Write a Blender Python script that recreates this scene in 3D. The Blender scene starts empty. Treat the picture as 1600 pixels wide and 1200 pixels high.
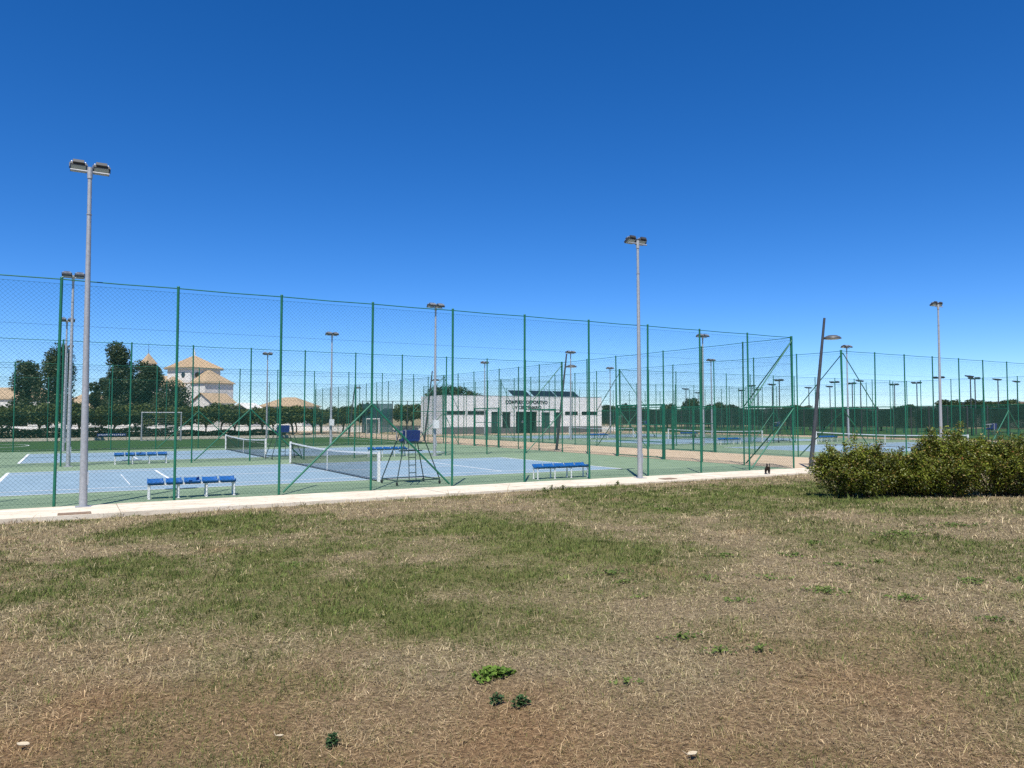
import bpy, math, random
import numpy as np
from mathutils import Vector, Matrix, noise
R = math.radians
rng = np.random.default_rng(7)
random.seed(7)
scene = bpy.context.scene
C = scene.collection

# ------------------------------------------------------------------ camera, sky, sun, exposure
CAM_H = 2.35
cd = bpy.data.cameras.new('camera')
cam = bpy.data.objects.new('camera', cd); C.objects.link(cam)
cd.sensor_width = 36.0
cd.lens = 36.0 * 1172 / 1600
cd.clip_start = 0.1; cd.clip_end = 6000
cam.location = (0, 0, CAM_H)
cam.rotation_euler = (R(90) + 0.0436, 0, 0)
scene.camera = cam

SUN_EL, SUN_AZ = R(60), (-0.065, -1.0)          # direction towards the sun
w = bpy.data.worlds.new('World'); scene.world = w; w.use_nodes = True
nt = w.node_tree
bg = nt.nodes['Background']
sky = nt.nodes.new('ShaderNodeTexSky')
sky.sky_type = 'NISHITA'; sky.sun_disc = False
sky.sun_elevation = SUN_EL
sky.sun_rotation = math.atan2(SUN_AZ[0], SUN_AZ[1])
sky.altitude = 200; sky.air_density = 0.68; sky.dust_density = 0.0; sky.ozone_density = 6.0
hs = nt.nodes.new('ShaderNodeHueSaturation'); hs.inputs['Saturation'].default_value = 1.27; hs.inputs['Hue'].default_value = 0.507
nt.links.new(sky.outputs[0], hs.inputs['Color']); nt.links.new(hs.outputs[0], bg.inputs[0])
bg.inputs[1].default_value = 0.122

sl = bpy.data.lights.new('sun', 'SUN'); sl.energy = 5.0; sl.angle = R(0.53); sl.color = (1.0, 0.955, 0.88)
so = bpy.data.objects.new('sun', sl); C.objects.link(so)
az = Vector((SUN_AZ[0], SUN_AZ[1], 0)).normalized()
S = Vector((az.x * math.cos(SUN_EL), az.y * math.cos(SUN_EL), math.sin(SUN_EL)))
so.rotation_euler = S.to_track_quat('Z', 'Y').to_euler()
so.location = S * 200

vs = scene.view_settings
vs.view_transform = 'Standard'; vs.look = 'None'; vs.gamma = 1.0; vs.use_curve_mapping = False
vs.exposure = 0.42
scene.cycles.use_denoising = False
scene.cycles.max_bounces = 6
scene.cycles.transparent_max_bounces = 8

# ------------------------------------------------------------------ frame of the sports ground
TH = 1.0376
U = np.array([math.sin(TH), math.cos(TH)]); V = np.array([-math.cos(TH), math.sin(TH)])
O = np.array([12.76, 34.09])
ANG = math.pi / 2 - TH                           # heading of u
def xy(u, v): p = O + u * U + v * V; return float(p[0]), float(p[1])
def uv(x, y): d = np.stack([np.asarray(x) - O[0], np.asarray(y) - O[1]], -1); return d @ U, d @ V

PATH_NEAR, PATH_FAR = -2.25, -0.12
def lawn_base(v, u=None):
    d = np.maximum(0, PATH_NEAR - np.asarray(v, float))
    e = 0 if u is None else 0.06 * np.clip((-np.asarray(u) - 14) / 14, 0, 1) * np.clip(1 - d / 3, 0, 1)
    return -0.03 - e + 0.038 * np.minimum(d, 24)

# ------------------------------------------------------------------ materials
def rgb(c): return (c[0], c[1], c[2], 1)
def mat(name, col, rough=0.6, metal=0.0, spec=0.4, var=0.0, scale=5.0, col2=None, bump=0.0, bscale=40.0, detail=6, coord='Object', stretch=None):
    m = bpy.data.materials.new(name); m.use_nodes = True
    n = m.node_tree.nodes; l = m.node_tree.links
    b = n['Principled BSDF']
    b.inputs['Base Color'].default_value = rgb(col)
    b.inputs['Roughness'].default_value = rough; b.inputs['Metallic'].default_value = metal
    b.inputs['Specular IOR Level'].default_value = spec
    tc = None
    if var or col2 or bump:
        tc = n.new('ShaderNodeTexCoord'); src = tc.outputs[coord]
        if stretch:
            mp = n.new('ShaderNodeMapping'); mp.inputs['Scale'].default_value = stretch
            l.new(src, mp.inputs[0]); src = mp.outputs[0]
    if var or col2:
        no = n.new('ShaderNodeTexNoise'); no.inputs['Scale'].default_value = scale; no.inputs['Detail'].default_value = detail
        no.inputs['Roughness'].default_value = 0.65
        l.new(src, no.inputs['Vector'])
        cr = n.new('ShaderNodeValToRGB')
        c2 = col2 if col2 else tuple(x * (1 - var) for x in col)
        c1 = col if col2 else tuple(min(1, x * (1 + var)) for x in col)
        cr.color_ramp.elements[0].color = rgb(c2); cr.color_ramp.elements[1].color = rgb(c1)
        cr.color_ramp.elements[0].position = 0.34; cr.color_ramp.elements[1].position = 0.66
        l.new(no.outputs['Fac'], cr.inputs[0]); l.new(cr.outputs[0], b.inputs['Base Color'])
    if bump:
        n2 = n.new('ShaderNodeTexNoise'); n2.inputs['Scale'].default_value = bscale; n2.inputs['Detail'].default_value = 5
        l.new(src, n2.inputs['Vector'])
        bp = n.new('ShaderNodeBump'); bp.inputs['Strength'].default_value = bump; bp.inputs['Distance'].default_value = 0.02
        l.new(n2.outputs['Fac'], bp.inputs['Height']); l.new(bp.outputs[0], b.inputs['Normal'])
    return m

def leaf_mat(name, rough=0.55, trans=0.25, spec=0.3):
    m = bpy.data.materials.new(name); m.use_nodes = True
    n = m.node_tree.nodes; l = m.node_tree.links
    b = n['Principled BSDF']; b.inputs['Roughness'].default_value = rough; b.inputs['Specular IOR Level'].default_value = spec
    a = n.new('ShaderNodeVertexColor'); a.layer_name = 'Col'
    l.new(a.outputs[0], b.inputs['Base Color'])
    if trans:
        t = n.new('ShaderNodeBsdfTranslucent'); l.new(a.outputs[0], t.inputs[0])
        mx = n.new('ShaderNodeMixShader'); mx.inputs[0].default_value = trans
        l.new(b.outputs[0], mx.inputs[1]); l.new(t.outputs[0], mx.inputs[2])
        l.new(mx.outputs[0], n['Material Output'].inputs['Surface'])
    return m

M = {}
M['green_steel'] = mat('green painted steel', (0.010, 0.125, 0.070), 0.45, 0, 0.45, var=0.18, scale=3)
M['green_wire'] = mat('green coated wire', (0.008, 0.065, 0.045), 0.6)
M['galv'] = mat('galvanised steel', (0.36, 0.37, 0.38), 0.55, 0.35, 0.5, var=0.14, scale=14, bump=0.05, bscale=60)
M['dark_steel'] = mat('dark steel', (0.06, 0.065, 0.07), 0.5, 0.2, 0.4, var=0.15, scale=6)
M['lamp_grey'] = mat('lamp grey', (0.10, 0.105, 0.11), 0.5, 0.3, var=0.1, scale=8)
M['lamp_alu'] = mat('lamp cooling fins aluminium', (0.62, 0.64, 0.66), 0.35, 0.6)
M['lamp_body'] = mat('floodlight housing', (0.045, 0.047, 0.05), 0.45)
M['lamp_glass'] = mat('floodlight glass', (0.35, 0.37, 0.40), 0.1, 0, 0.6)
M['white_paint'] = mat('white paint', (0.74, 0.74, 0.72), 0.5, var=0.08, scale=9)
M['white_line'] = mat('white line paint', (0.70, 0.72, 0.72), 0.7, var=0.16, scale=6)
M['white_tape'] = mat('white net tape', (0.72, 0.72, 0.70), 0.75)
M['net'] = mat('black net cord', (0.012, 0.013, 0.014), 0.8)
M['blue_seat'] = mat('blue plastic', (0.008, 0.10, 0.33), 0.4, 0, 0.5, var=0.12, scale=6)
M['navy'] = mat('navy seat', (0.012, 0.035, 0.16), 0.5)
M['court_green'] = mat('court green acrylic', (0.21, 0.285, 0.18), 0.8, spec=0.25, col2=(0.16, 0.23, 0.14), scale=1.0, detail=12, bump=0.08, bscale=180)
M['court_blue'] = mat('court blue acrylic', (0.235, 0.335, 0.405), 0.8, spec=0.25, col2=(0.19, 0.278, 0.345), scale=0.9, detail=12, bump=0.08, bscale=180)
M['turf'] = mat('artificial turf', (0.045, 0.10, 0.030), 0.9, spec=0.15, col2=(0.032, 0.075, 0.022), scale=0.35, stretch=(0.2, 2.2, 1), bump=0.4, bscale=90)
M['concrete'] = mat('pale concrete', (0.70, 0.63, 0.51), 0.9, spec=0.2, col2=(0.52, 0.45, 0.345), scale=1.6, bump=0.25, bscale=60, detail=9, stretch=(0.5, 1.6, 1))
def stain(m, dark, scale, lo, hi):
    n = m.node_tree.nodes; l = m.node_tree.links; b = n['Principled BSDF']
    src = b.inputs['Base Color'].links[0].from_socket
    tc = n.new('ShaderNodeTexCoord'); no = n.new('ShaderNodeTexNoise'); no.inputs['Scale'].default_value = scale; no.inputs['Detail'].default_value = 12; no.inputs['Roughness'].default_value = .75
    l.new(tc.outputs['Object'], no.inputs['Vector'])
    mr = n.new('ShaderNodeMapRange'); mr.inputs['From Min'].default_value = lo; mr.inputs['From Max'].default_value = hi; l.new(no.outputs['Fac'], mr.inputs['Value'])
    mx = n.new('ShaderNodeMix'); mx.data_type = 'RGBA'; mx.blend_type = 'MULTIPLY'; mx.inputs[7].default_value = rgb(dark)
    l.new(mr.outputs[0], mx.inputs[0]); l.new(src, mx.inputs[6]); l.new(mx.outputs[2], b.inputs['Base Color'])
stain(M['concrete'], (.60, .53, .46), 4.5, .55, .66); stain(M['court_green'], (.80, .80, .78), 2.3, .54, .70); stain(M['court_blue'], (.84, .84, .84), 1.9, .54, .70)
M['gravel'] = mat('beige gravel', (0.52, 0.41, 0.285), 0.95, spec=0.15, col2=(0.42, 0.32, 0.215), scale=0.8, bump=0.3, bscale=70, detail=9)
M['earth'] = mat('dry earth', (0.36, 0.28, 0.18), 0.95, spec=0.1, col2=(0.21, 0.19, 0.10), scale=0.12, bump=0.3, bscale=3)
M['white_wall'] = mat('white render wall', (0.84, 0.84, 0.83), 0.85, spec=0.2, var=0.05, scale=0.5)
M['church_wall'] = mat('whitewashed wall', (0.76, 0.74, 0.70), 0.9, spec=0.15, var=0.08, scale=0.25)
M['plinth'] = mat('grey plinth', (0.13, 0.135, 0.14), 0.8, var=0.1, scale=1)
M['dark_glass'] = mat('dark window glass', (0.012, 0.02, 0.02), 0.12, 0, 0.6)
M['door_green'] = mat('dark green door', (0.02, 0.075, 0.06), 0.5)
M['letter'] = mat('black lettering', (0.015, 0.015, 0.017), 0.5)
M['solar'] = mat('solar cells', (0.012, 0.016, 0.03), 0.18, 0, 0.5)
M['screen'] = mat('green shade cloth', (0.022, 0.052, 0.040), 0.85, spec=0.1, var=0.4, scale=0.5, stretch=(1, 1, 0.3))
M['screen_blue'] = mat('blue-green shade cloth', (0.035, 0.085, 0.105), 0.85, spec=0.1, var=0.2, scale=0.8)
def see_through(m, f):
    n = m.node_tree.nodes; l = m.node_tree.links
    t = n.new('ShaderNodeBsdfTransparent'); mx = n.new('ShaderNodeMixShader'); mx.inputs[0].default_value = f
    l.new(n['Principled BSDF'].outputs[0], mx.inputs[1]); l.new(t.outputs[0], mx.inputs[2]); l.new(mx.outputs[0], n['Material Output'].inputs['Surface'])
see_through(M['screen'], .42); see_through(M['screen_blue'], .38)
M['bark'] = mat('bark', (0.075, 0.055, 0.04), 0.95, spec=0.1, var=0.4, scale=6, bump=0.6, bscale=20)
M['iron'] = mat('rusty lid', (0.22, 0.15, 0.10), 0.8, var=0.25, scale=10)
M['rubber'] = mat('black rubber', (0.02, 0.02, 0.02), 0.7)
M['chair_green'] = mat('dark green chair steel', (0.035, 0.06, 0.055), 0.45, 0.2, var=0.1, scale=9)
M['box_white'] = mat('white plastic box', (0.62, 0.62, 0.60), 0.5, var=0.05, scale=7)
M['dog_fur'] = mat('dark brown fur', (0.022, 0.014, 0.010), 0.8, var=0.3, scale=20)
M['dog_face'] = mat('pale face fur', (0.42, 0.36, 0.29), 0.85)
M['fruit'] = mat('red fruit', (0.34, 0.075, 0.045), 0.45)
M['dry_leaf'] = mat('bleached dry leaf', (0.50, 0.42, 0.29), 0.85, var=0.12, scale=30)
M['brown_roof'] = mat('brown far roof', (0.24, 0.17, 0.13), 0.85, var=0.15, scale=0.3)
M['hedge_leaf'] = leaf_mat('hedge leaves', trans=0.12)
M['leaf'] = leaf_mat('tree leaves', trans=0.18)
M['bush_leaf'] = leaf_mat('shrub leaves', 0.45, 0.22, 0.35)
M['grass'] = leaf_mat('grass blades', 0.7, 0.22, 0.15)

def tile_mat(name, c1, c2, freq):
    m = bpy.data.materials.new(name); m.use_nodes = True
    n = m.node_tree.nodes; l = m.node_tree.links; b = n['Principled BSDF']
    b.inputs['Roughness'].default_value = 0.9; b.inputs['Specular IOR Level'].default_value = 0.15
    uvn = n.new('ShaderNodeUVMap')
    no = n.new('ShaderNodeTexNoise'); no.inputs['Scale'].default_value = 3.5; no.inputs['Detail'].default_value = 8; no.inputs['Roughness'].default_value = 0.75
    tc = n.new('ShaderNodeTexCoord'); l.new(tc.outputs['Object'], no.inputs['Vector'])
    cr = n.new('ShaderNodeValToRGB'); cr.color_ramp.elements[0].color = rgb(c2); cr.color_ramp.elements[1].color = rgb(c1)
    cr.color_ramp.elements[0].position = 0.35; cr.color_ramp.elements[1].position = 0.65
    l.new(no.outputs['Fac'], cr.inputs[0]); l.new(cr.outputs[0], b.inputs['Base Color'])
    return m
M['tile'] = tile_mat('terracotta roof tiles', (0.50, 0.385, 0.255), (0.32, 0.225, 0.14), 8)

# lawn soil: thatch and reddish soil, with the green ground cover as vertex colour
def soil_mat():
    m = bpy.data.materials.new('lawn soil and thatch'); m.use_nodes = True
    n = m.node_tree.nodes; l = m.node_tree.links; b = n['Principled BSDF']
    b.inputs['Roughness'].default_value = 0.95; b.inputs['Specular IOR Level'].default_value = 0.1
    tc = n.new('ShaderNodeTexCoord')
    no = n.new('ShaderNodeTexNoise'); no.inputs['Scale'].default_value = 34; no.inputs['Detail'].default_value = 10; no.inputs['Roughness'].default_value = 0.8
    l.new(tc.outputs['Object'], no.inputs['Vector'])
    cr = n.new('ShaderNodeValToRGB'); e = cr.color_ramp.elements
    e[0].color = (0.040, 0.032, 0.018, 1); e[0].position = 0.34
    e[1].color = (0.46, 0.365, 0.22, 1); e[1].position = 0.70
    e2 = e.new(0.5); e2.color = (0.20, 0.152, 0.09, 1)
    l.new(no.outputs['Fac'], cr.inputs[0])
    vc = n.new('ShaderNodeVertexColor'); vc.layer_name = 'Col'
    mx = n.new('ShaderNodeMix'); mx.data_type = 'RGBA'; mx.blend_type = 'MULTIPLY'; mx.inputs[0].default_value = 1.0
    l.new(cr.outputs[0], mx.inputs[6]); l.new(vc.outputs[0], mx.inputs[7])
    l.new(mx.outputs[2], b.inputs['Base Color'])
    bp = n.new('ShaderNodeBump'); bp.inputs['Strength'].default_value = 0.8; bp.inputs['Distance'].default_value = 0.03
    l.new(no.outputs['Fac'], bp.inputs['Height']); l.new(bp.outputs[0], b.inputs['Normal'])
    return m
M['soil'] = soil_mat()

# ------------------------------------------------------------------ mesh helpers
class MB:
    def __init__(s): s.v = []; s.f = []; s.sm = []
    def add(s, vs_, fs, smooth=False):
        o = len(s.v); s.v += [tuple(p) for p in vs_]; s.f += [tuple(i + o for i in f) for f in fs]; s.sm += [smooth] * len(fs); return s
    def box(s, c, d, rz=0, mtx=None):
        x, y, z = d[0] / 2, d[1] / 2, d[2] / 2
        P = [Vector((a * x, b * y, e * z)) for e in (-1, 1) for b in (-1, 1) for a in (-1, 1)]
        m = mtx if mtx is not None else Matrix.Rotation(rz, 4, 'Z')
        P = [m @ p + Vector(c) for p in P]
        return s.add(P, [(0, 2, 3, 1), (4, 5, 7, 6), (0, 1, 5, 4), (2, 6, 7, 3), (0, 4, 6, 2), (1, 3, 7, 5)])
    def bbox(s, x0, x1, y0, y1, z0, z1): return s.box(((x0 + x1) / 2, (y0 + y1) / 2, (z0 + z1) / 2), (x1 - x0, y1 - y0, z1 - z0))
    def tube(s, p0, p1, r0, r1=None, n=8, cap=True):
        r1 = r0 if r1 is None else r1
        p0, p1 = Vector(p0), Vector(p1); d = (p1 - p0).normalized()
        a = d.orthogonal().normalized(); b = d.cross(a)
        P = []
        for p, r in ((p0, r0), (p1, r1)):
            for k in range(n):
                t = 2 * math.pi * k / n; P.append(p + a * (r * math.cos(t)) + b * (r * math.sin(t)))
        F = [(k, (k + 1) % n, n + (k + 1) % n, n + k) for k in range(n)]
        s.add(P, F, n > 4)
        if cap: s.add(P, [tuple(range(n - 1, -1, -1)), tuple(range(n, 2 * n))])
        return s
    def lathe(s, prof, c=(0, 0, 0), n=16, axis=None):
        P = []; k = len(prof)
        for i in range(n):
            t = 2 * math.pi * i / n
            for r, z in prof: P.append(Vector((r * math.cos(t), r * math.sin(t), z)))
        if axis is not None: P = [axis @ p for p in P]
        P = [p + Vector(c) for p in P]
        F = [(i * k + j, ((i + 1) % n) * k + j, ((i + 1) % n) * k + j + 1, i * k + j + 1) for i in range(n) for j in range(k - 1)]
        return s.add(P, F, True)
    def prism(s, pts, y0, y1):             # polygon in x,z pulled along y
        k = len(pts); P = [(x, y0, z) for x, z in pts] + [(x, y1, z) for x, z in pts]
        return s.add(P, [tuple(range(k)), tuple(range(2 * k - 1, k - 1, -1))] + [(i, i + k, (i + 1) % k + k, (i + 1) % k) for i in range(k)])
    def mesh(s, name, m):
        me = bpy.data.meshes.new(name); me.from_pydata(s.v, [], s.f); me.materials.append(m)
        me.polygons.foreach_set('use_smooth', s.sm); me.update(); return me
    def build(s, name, m, parent=None):
        return link(name, s.mesh(name, m), parent)

def link(name, data, parent=None, loc=None, rz=None):
    o = bpy.data.objects.new(name, data); C.objects.link(o)
    if parent is not None: o.parent = parent
    if loc is not None: o.location = loc
    if rz is not None: o.rotation_euler = (0, 0, rz)
    return o
def tag(o, label=None, cat=None, group=None, kind=None):
    if label: o['label'] = label
    if cat: o['category'] = cat
    if group: o['group'] = group
    if kind: o['kind'] = kind
    return o
def thing(name, loc, rz, label, cat, group=None):
    return tag(link(name, None, None, loc, rz), label, cat, group)
def thing_uv(name, u, v, label, cat, group=None, z=0.0, drz=0.0):
    x, y = xy(u, v); return thing(name, (x, y, z), ANG + drz, label, cat, group)
def copy_tree(o, parent=None):
    c = o.copy(); C.objects.link(c); c.parent = parent
    for ch in o.children: copy_tree(ch, c)
    return c

def np_mesh(name, verts, loops, starts, totals, m, col=None):
    me = bpy.data.meshes.new(name)
    me.vertices.add(len(verts)); me.vertices.foreach_set('co', np.ascontiguousarray(verts, np.float32).ravel())
    me.loops.add(len(loops)); me.loops.foreach_set('vertex_index', np.ascontiguousarray(loops, np.int32))
    me.polygons.add(len(starts)); me.polygons.foreach_set('loop_start', np.ascontiguousarray(starts, np.int32))
    try: me.polygons.foreach_set('loop_total', np.ascontiguousarray(totals, np.int32))
    except Exception: pass
    me.materials.append(m)
    if col is not None:
        at = me.color_attributes.new('Col', 'FLOAT_COLOR', 'POINT')
        c4 = np.ones((len(verts), 4), np.float32); c4[:, :3] = col
        at.data.foreach_set('color', c4.ravel())
    me.update(calc_edges=True); return me
def quad_mesh(name, Q, m, col):                 # Q (n,4,3), col (n,3)
    n = len(Q); lo = np.arange(4 * n); st = np.arange(n) * 4
    return np_mesh(name, Q.reshape(-1, 3), lo, st, np.full(n, 4), m, np.repeat(col, 4, axis=0))

def rand_unit(n):
    a = rng.normal(size=(n, 3)); return a / np.linalg.norm(a, axis=1, keepdims=True)
def leaf_quads(P, size, up=0.35, asp=0.5):
    n = len(P)
    d = rand_unit(n); nrm = rand_unit(n); nrm[:, 2] = np.abs(nrm[:, 2]) + up
    nrm /= np.linalg.norm(nrm, axis=1, keepdims=True)
    d = d - (d * nrm).sum(1, keepdims=True) * nrm; d /= np.linalg.norm(d, axis=1, keepdims=True) + 1e-9
    s = np.cross(nrm, d); L = (np.asarray(size) * np.ones(n))[:, None]
    bend = nrm * L * 0.12
    return np.stack([P - d * L * .5, P + s * L * asp * .5 - bend, P + d * L * .5, P - s * L * asp * .5 - bend], 1)

def blob_points(blobs, n, shell=0.55):
    B = np.array(blobs, float); vol = B[:, 3] * B[:, 4] * B[:, 5]
    idx = rng.choice(len(B), n, p=vol ** 0.75 / (vol ** 0.75).sum())
    r = shell + (1 - shell) * rng.random(n) ** 0.6
    p = rand_unit(n) * r[:, None]
    return B[idx, :3] + p * B[idx, 3:6], idx, r

# ------------------------------------------------------------------ ground, lawn, path, courts
def sheet(name, x0, x1, y0, y1, z, m, parent=None, thick=0.0, nx=1, ny=1):
    mb = MB()
    if thick: mb.bbox(x0, x1, y0, y1, z - thick, z)
    else: mb.add([(x0, y0, z), (x1, y0, z), (x1, y1, z), (x0, y1, z)], [(0, 1, 2, 3)])
    return mb.build(name, m, parent)
def uv_sheet(name, u0, u1, v0, v1, z, m, thick=0.0):
    o = sheet(name, u0, u1, v0, v1, z, m, None, thick)
    o.location = (O[0], O[1], 0); o.rotation_euler = (0, 0, ANG); tag(o, kind='structure'); return o

# far ground: one sheet to the horizon, kept below the lawn
g = sheet('ground', -3000, 3000, -400, 5000, -0.16, M['earth']); tag(g, 'dry pale earth spreading to the horizon', None, kind='structure')

def fbm(x, y, s, oct=4, seed=0.0):
    out = np.zeros(len(x)); a = 1.0; tot = 0
    for o in range(oct):
        f = s * 2 ** o
        out += a * np.array([noise.noise(Vector((px * f + seed, py * f - seed, seed * 1.7 + o))) for px, py in zip(x, y)]); tot += a; a *= 0.55
    return out / tot

# noise on a grid, sampled bilinearly (fast for many blades)
GX0, GX1, GY0, GY1, GS = -45.0, 45.0, 2.0, 62.0, 0.2
gx = np.arange(GX0, GX1, GS); gy = np.arange(GY0, GY1, GS)
GXX, GYY = np.meshgrid(gx, gy, indexing='ij')
def value_noise(freq, seed):
    r = np.random.default_rng(seed); k = 96; T = r.random((k, k))
    X = (GXX + 100) * freq; Y = (GYY + 100) * freq
    xi = np.floor(X).astype(int); yi = np.floor(Y).astype(int); fx = X - xi; fy = Y - yi
    fx = fx * fx * (3 - 2 * fx); fy = fy * fy * (3 - 2 * fy)
    a = T[xi % k, yi % k]; b = T[(xi + 1) % k, yi % k]; c = T[xi % k, (yi + 1) % k]; d = T[(xi + 1) % k, (yi + 1) % k]
    return (a * (1 - fx) + b * fx) * (1 - fy) + (c * (1 - fx) + d * fx) * fy
N1 = value_noise(0.35, 1) * .5 + value_noise(0.9, 2) * .3 + value_noise(2.2, 3) * .2
N2 = value_noise(0.6, 11) * .45 + value_noise(1.4, 12) * .3 + value_noise(3.3, 13) * .25
N3 = value_noise(1.1, 21) * .5 + value_noise(2.6, 22) * .5
# patches of living grass: (x, y, radius across, radius in depth, strength), metres
GREEN = [
 (-4.74, 15.14, 3.36, 1.96, 0.85), (-1.20, 14.21, 1.82, 2.40, 0.90), (-2.47, 12.19, 1.25, 1.42, 0.45), (-4.91, 10.57, 1.17, 1.49, 0.70), (-4.90, 9.35, 0.88, 0.69, 0.60),
 (-1.57, 7.18, 1.41, 1.15, 1.00), (-1.25, 8.21, 0.63, 1.07, 0.95), (-2.89, 7.29, 0.81, 0.99, 0.70), (-3.22, 6.71, 0.57, 0.71, 0.50), (-5.03, 8.07, 0.62, 1.39, 0.45),
 (-3.99, 6.77, 0.52, 0.60, 0.40), (0.50, 11.76, 1.61, 2.66, 0.60), (-0.30, 8.86, 0.98, 1.70, 0.55), (0.54, 6.41, 0.60, 0.65, 0.35), (-0.55, 6.50, 0.55, 0.66, 0.50),
 (5.46, 21.46, 4.76, 4.01, 0.95), (7.29, 20.46, 2.09, 3.88, 1.00), (2.84, 20.92, 1.78, 2.81, 0.60), (2.23, 13.15, 1.68, 2.34, 0.25), (3.82, 11.29, 1.93, 1.35, 0.20),
 (-2.69, 9.12, 1.09, 0.88, 0.50), (1.27, 6.05, 0.77, 0.48, 0.25), (5.95, 11.71, 1.60, 1.01, 0.30), (6.11, 10.32, 1.06, 1.13, 0.30)]
GR = np.zeros_like(GXX)
WX = GXX + (value_noise(.55, 51) - .5) * 1.9 + (value_noise(1.5, 52) - .5) * 1.0; WY = GYY + ((value_noise(.6, 53) - .5) * 1.5 + (value_noise(1.6, 54) - .5) * .8) * np.clip(GYY / 12, .45, 1.6)
for (bx, by, rx, ry, s) in GREEN:
    q = ((WX - bx) / rx) ** 2 + ((WY - by) / ry) ** 2
    GR = np.maximum(GR, s * np.exp(-q ** 1.3 * 0.9))
GR = np.clip(GR * (0.35 + 1.25 * N2) * (0.7 + .6 * N1) + (N2 - 0.505) * 1.15 + (N1 - .5) * .40 + .06 * N3, 0, 1) ** .9
BARE = np.clip((7.6 - GYY) / 3.4 + (0.30 - (GXX + 1.0) / 6.0).clip(-1, .40) + (N1 - .58) * 3.0 + (N2 - .5) * 1.2, 0, 1) * (1 - GR)   # reddish soil shows in the near ground
BARE = np.clip(np.maximum(BARE, (N3 - .74) * 4), 0, 1)
def samp(G, x, y):
    i = ((np.asarray(x) - GX0) / GS).clip(0, len(gx) - 2); j = ((np.asarray(y) - GY0) / GS).clip(0, len(gy) - 2)
    i0 = i.astype(int); j0 = j.astype(int); fx = i - i0; fy = j - j0
    return (G[i0, j0] * (1 - fx) + G[i0 + 1, j0] * fx) * (1 - fy) + (G[i0, j0 + 1] * (1 - fx) + G[i0 + 1, j0 + 1] * fx) * fy
def lawn_z(x, y):
    u_, v = uv(x, y); return lawn_base(v, u_) + (samp(N1, x, y) - .5) * 0.05 * np.clip((PATH_NEAR - v) / 3, 0, 1)

def make_lawn():
    us = np.concatenate([np.arange(-70, -45, 4.), np.arange(-45, 30, .3), np.arange(30, 75, 4.)])
    ds = np.concatenate([np.array([-.25]), np.arange(0, 24, .3), np.arange(24, 70, 4.)])
    UU, DD = np.meshgrid(us, ds, indexing='ij'); VV = PATH_NEAR - DD
    X = O[0] + UU * U[0] + VV * V[0]; Y = O[1] + UU * U[1] + VV * V[1]
    x, y = X.ravel(), Y.ravel()
    z = lawn_z(x, y)
    gr = samp(GR, x, y)[:, None]; ba = samp(BARE, x, y)[:, None]
    col = np.array([1.0, 1.0, 1.0]) * (1 - gr) + np.array([0.62, 0.82, 0.45]) * gr
    col = col * (1 - ba * (1 - gr)) + np.array([1.06, 0.86, 0.74]) * ba * (1 - gr)
    a, b = UU.shape; idx = np.arange(a * b).reshape(a, b)
    q = np.stack([idx[:-1, :-1], idx[:-1, 1:], idx[1:, 1:], idx[1:, :-1]], -1).reshape(-1, 4)
    q = q[:, ::-1]
    me = np_mesh('lawn', np.stack([x, y, z], 1), q.ravel(), np.arange(len(q)) * 4, np.full(len(q), 4), M['soil'], col)
    me.polygons.foreach_set('use_smooth', [True] * len(q))
    return tag(link('lawn', me), 'patchy dry lawn sloping down to the concrete path', None, kind='structure')
make_lawn()

# concrete path slabs, each a piece with joints
pth = tag(link('path', None, None, (O[0], O[1], 0), ANG), 'pale concrete path along the near fence', None, kind='structure')
u = -62.0; k = 0
while u < 9:
    L = 2.9 + 0.25 * math.sin(k * 2.3)
    zz = 0.03 + 0.006 * math.sin(k * 1.7)
    MB().bbox(u + .006, u + L - .006, PATH_NEAR + .015 * math.sin(k * 3.1), PATH_FAR, -0.25, zz).build('slab', M['concrete'], pth)
    u += L; k += 1
uv_sheet('gravel_path', 0.12, 8.2, PATH_FAR + .02, 130, 0.012, M['gravel'], 0.1)
uv_sheet('gravel_forecourt', 8.2, 75, PATH_NEAR, 3.2, 0.008, M['gravel'], 0.1)
uv_sheet('gravel_lane', 45.6, 51.2, 3.2, 110, 0.01, M['gravel'], 0.1)
uv_sheet('gravel_yard', 8.2, 45.6, 60, 68, 0.006, M['gravel'], 0.1)
uv_sheet('court_surround', -52, 0.10, PATH_FAR + .02, 36.9, 0.0, M['court_green'], 0.12)
uv_sheet('far_court_surround', 8.2, 45.6, 3.2, 60.0, 0.0, M['court_green'], 0.12)
uv_sheet('padel_ground', 51.2, 130, 3.2, 110, -0.005, M['turf'], 0.1)

def court(uc, vc, label, extra=False):
    t = tag(link('tennis_court', None, None, (*xy(uc, vc), 0.0), ANG), label, None, kind='structure')
    sheet('playing_area', -11.91, 11.91, -5.51, 5.51, 0.005, M['court_blue'], t)
    def ln(x0, x1, y0, y1): sheet('line', x0, x1, y0, y1, 0.010, M['white_line'], t)
    w = .095
    for s in (-1, 1):
        ln(-11.885, 11.885, s * 5.485 - w / 2, s * 5.485 + w / 2)
        ln(-11.77, 11.77, s * 4.115 - w / 2, s * 4.115 + w / 2)
        ln(s * 11.84 - .06, s * 11.84 + .06, -5.43, 5.43)
        ln(s * 6.4 - w / 2, s * 6.4 + w / 2, -4.06, 4.06)
    ln(-6.34, 6.34, -w / 2, w / 2)
    if extra: ln(-7.86, -7.83, -3.1, 2.3)
    return t
NET_A, NET_B = -18.6, 26.8
courts = [(NET_A, 9.4, 'near'), (NET_A, 27.6, 'second'), (NET_B, 13.0, 'b1'), (NET_B, 31.4, 'b2'), (NET_B, 49.8, 'b3')]
court(NET_A, 9.4, 'blue tennis court just behind the near fence', True)
court(NET_A, 27.6, 'blue tennis court beyond the near one, beside the turf pitch')
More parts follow.
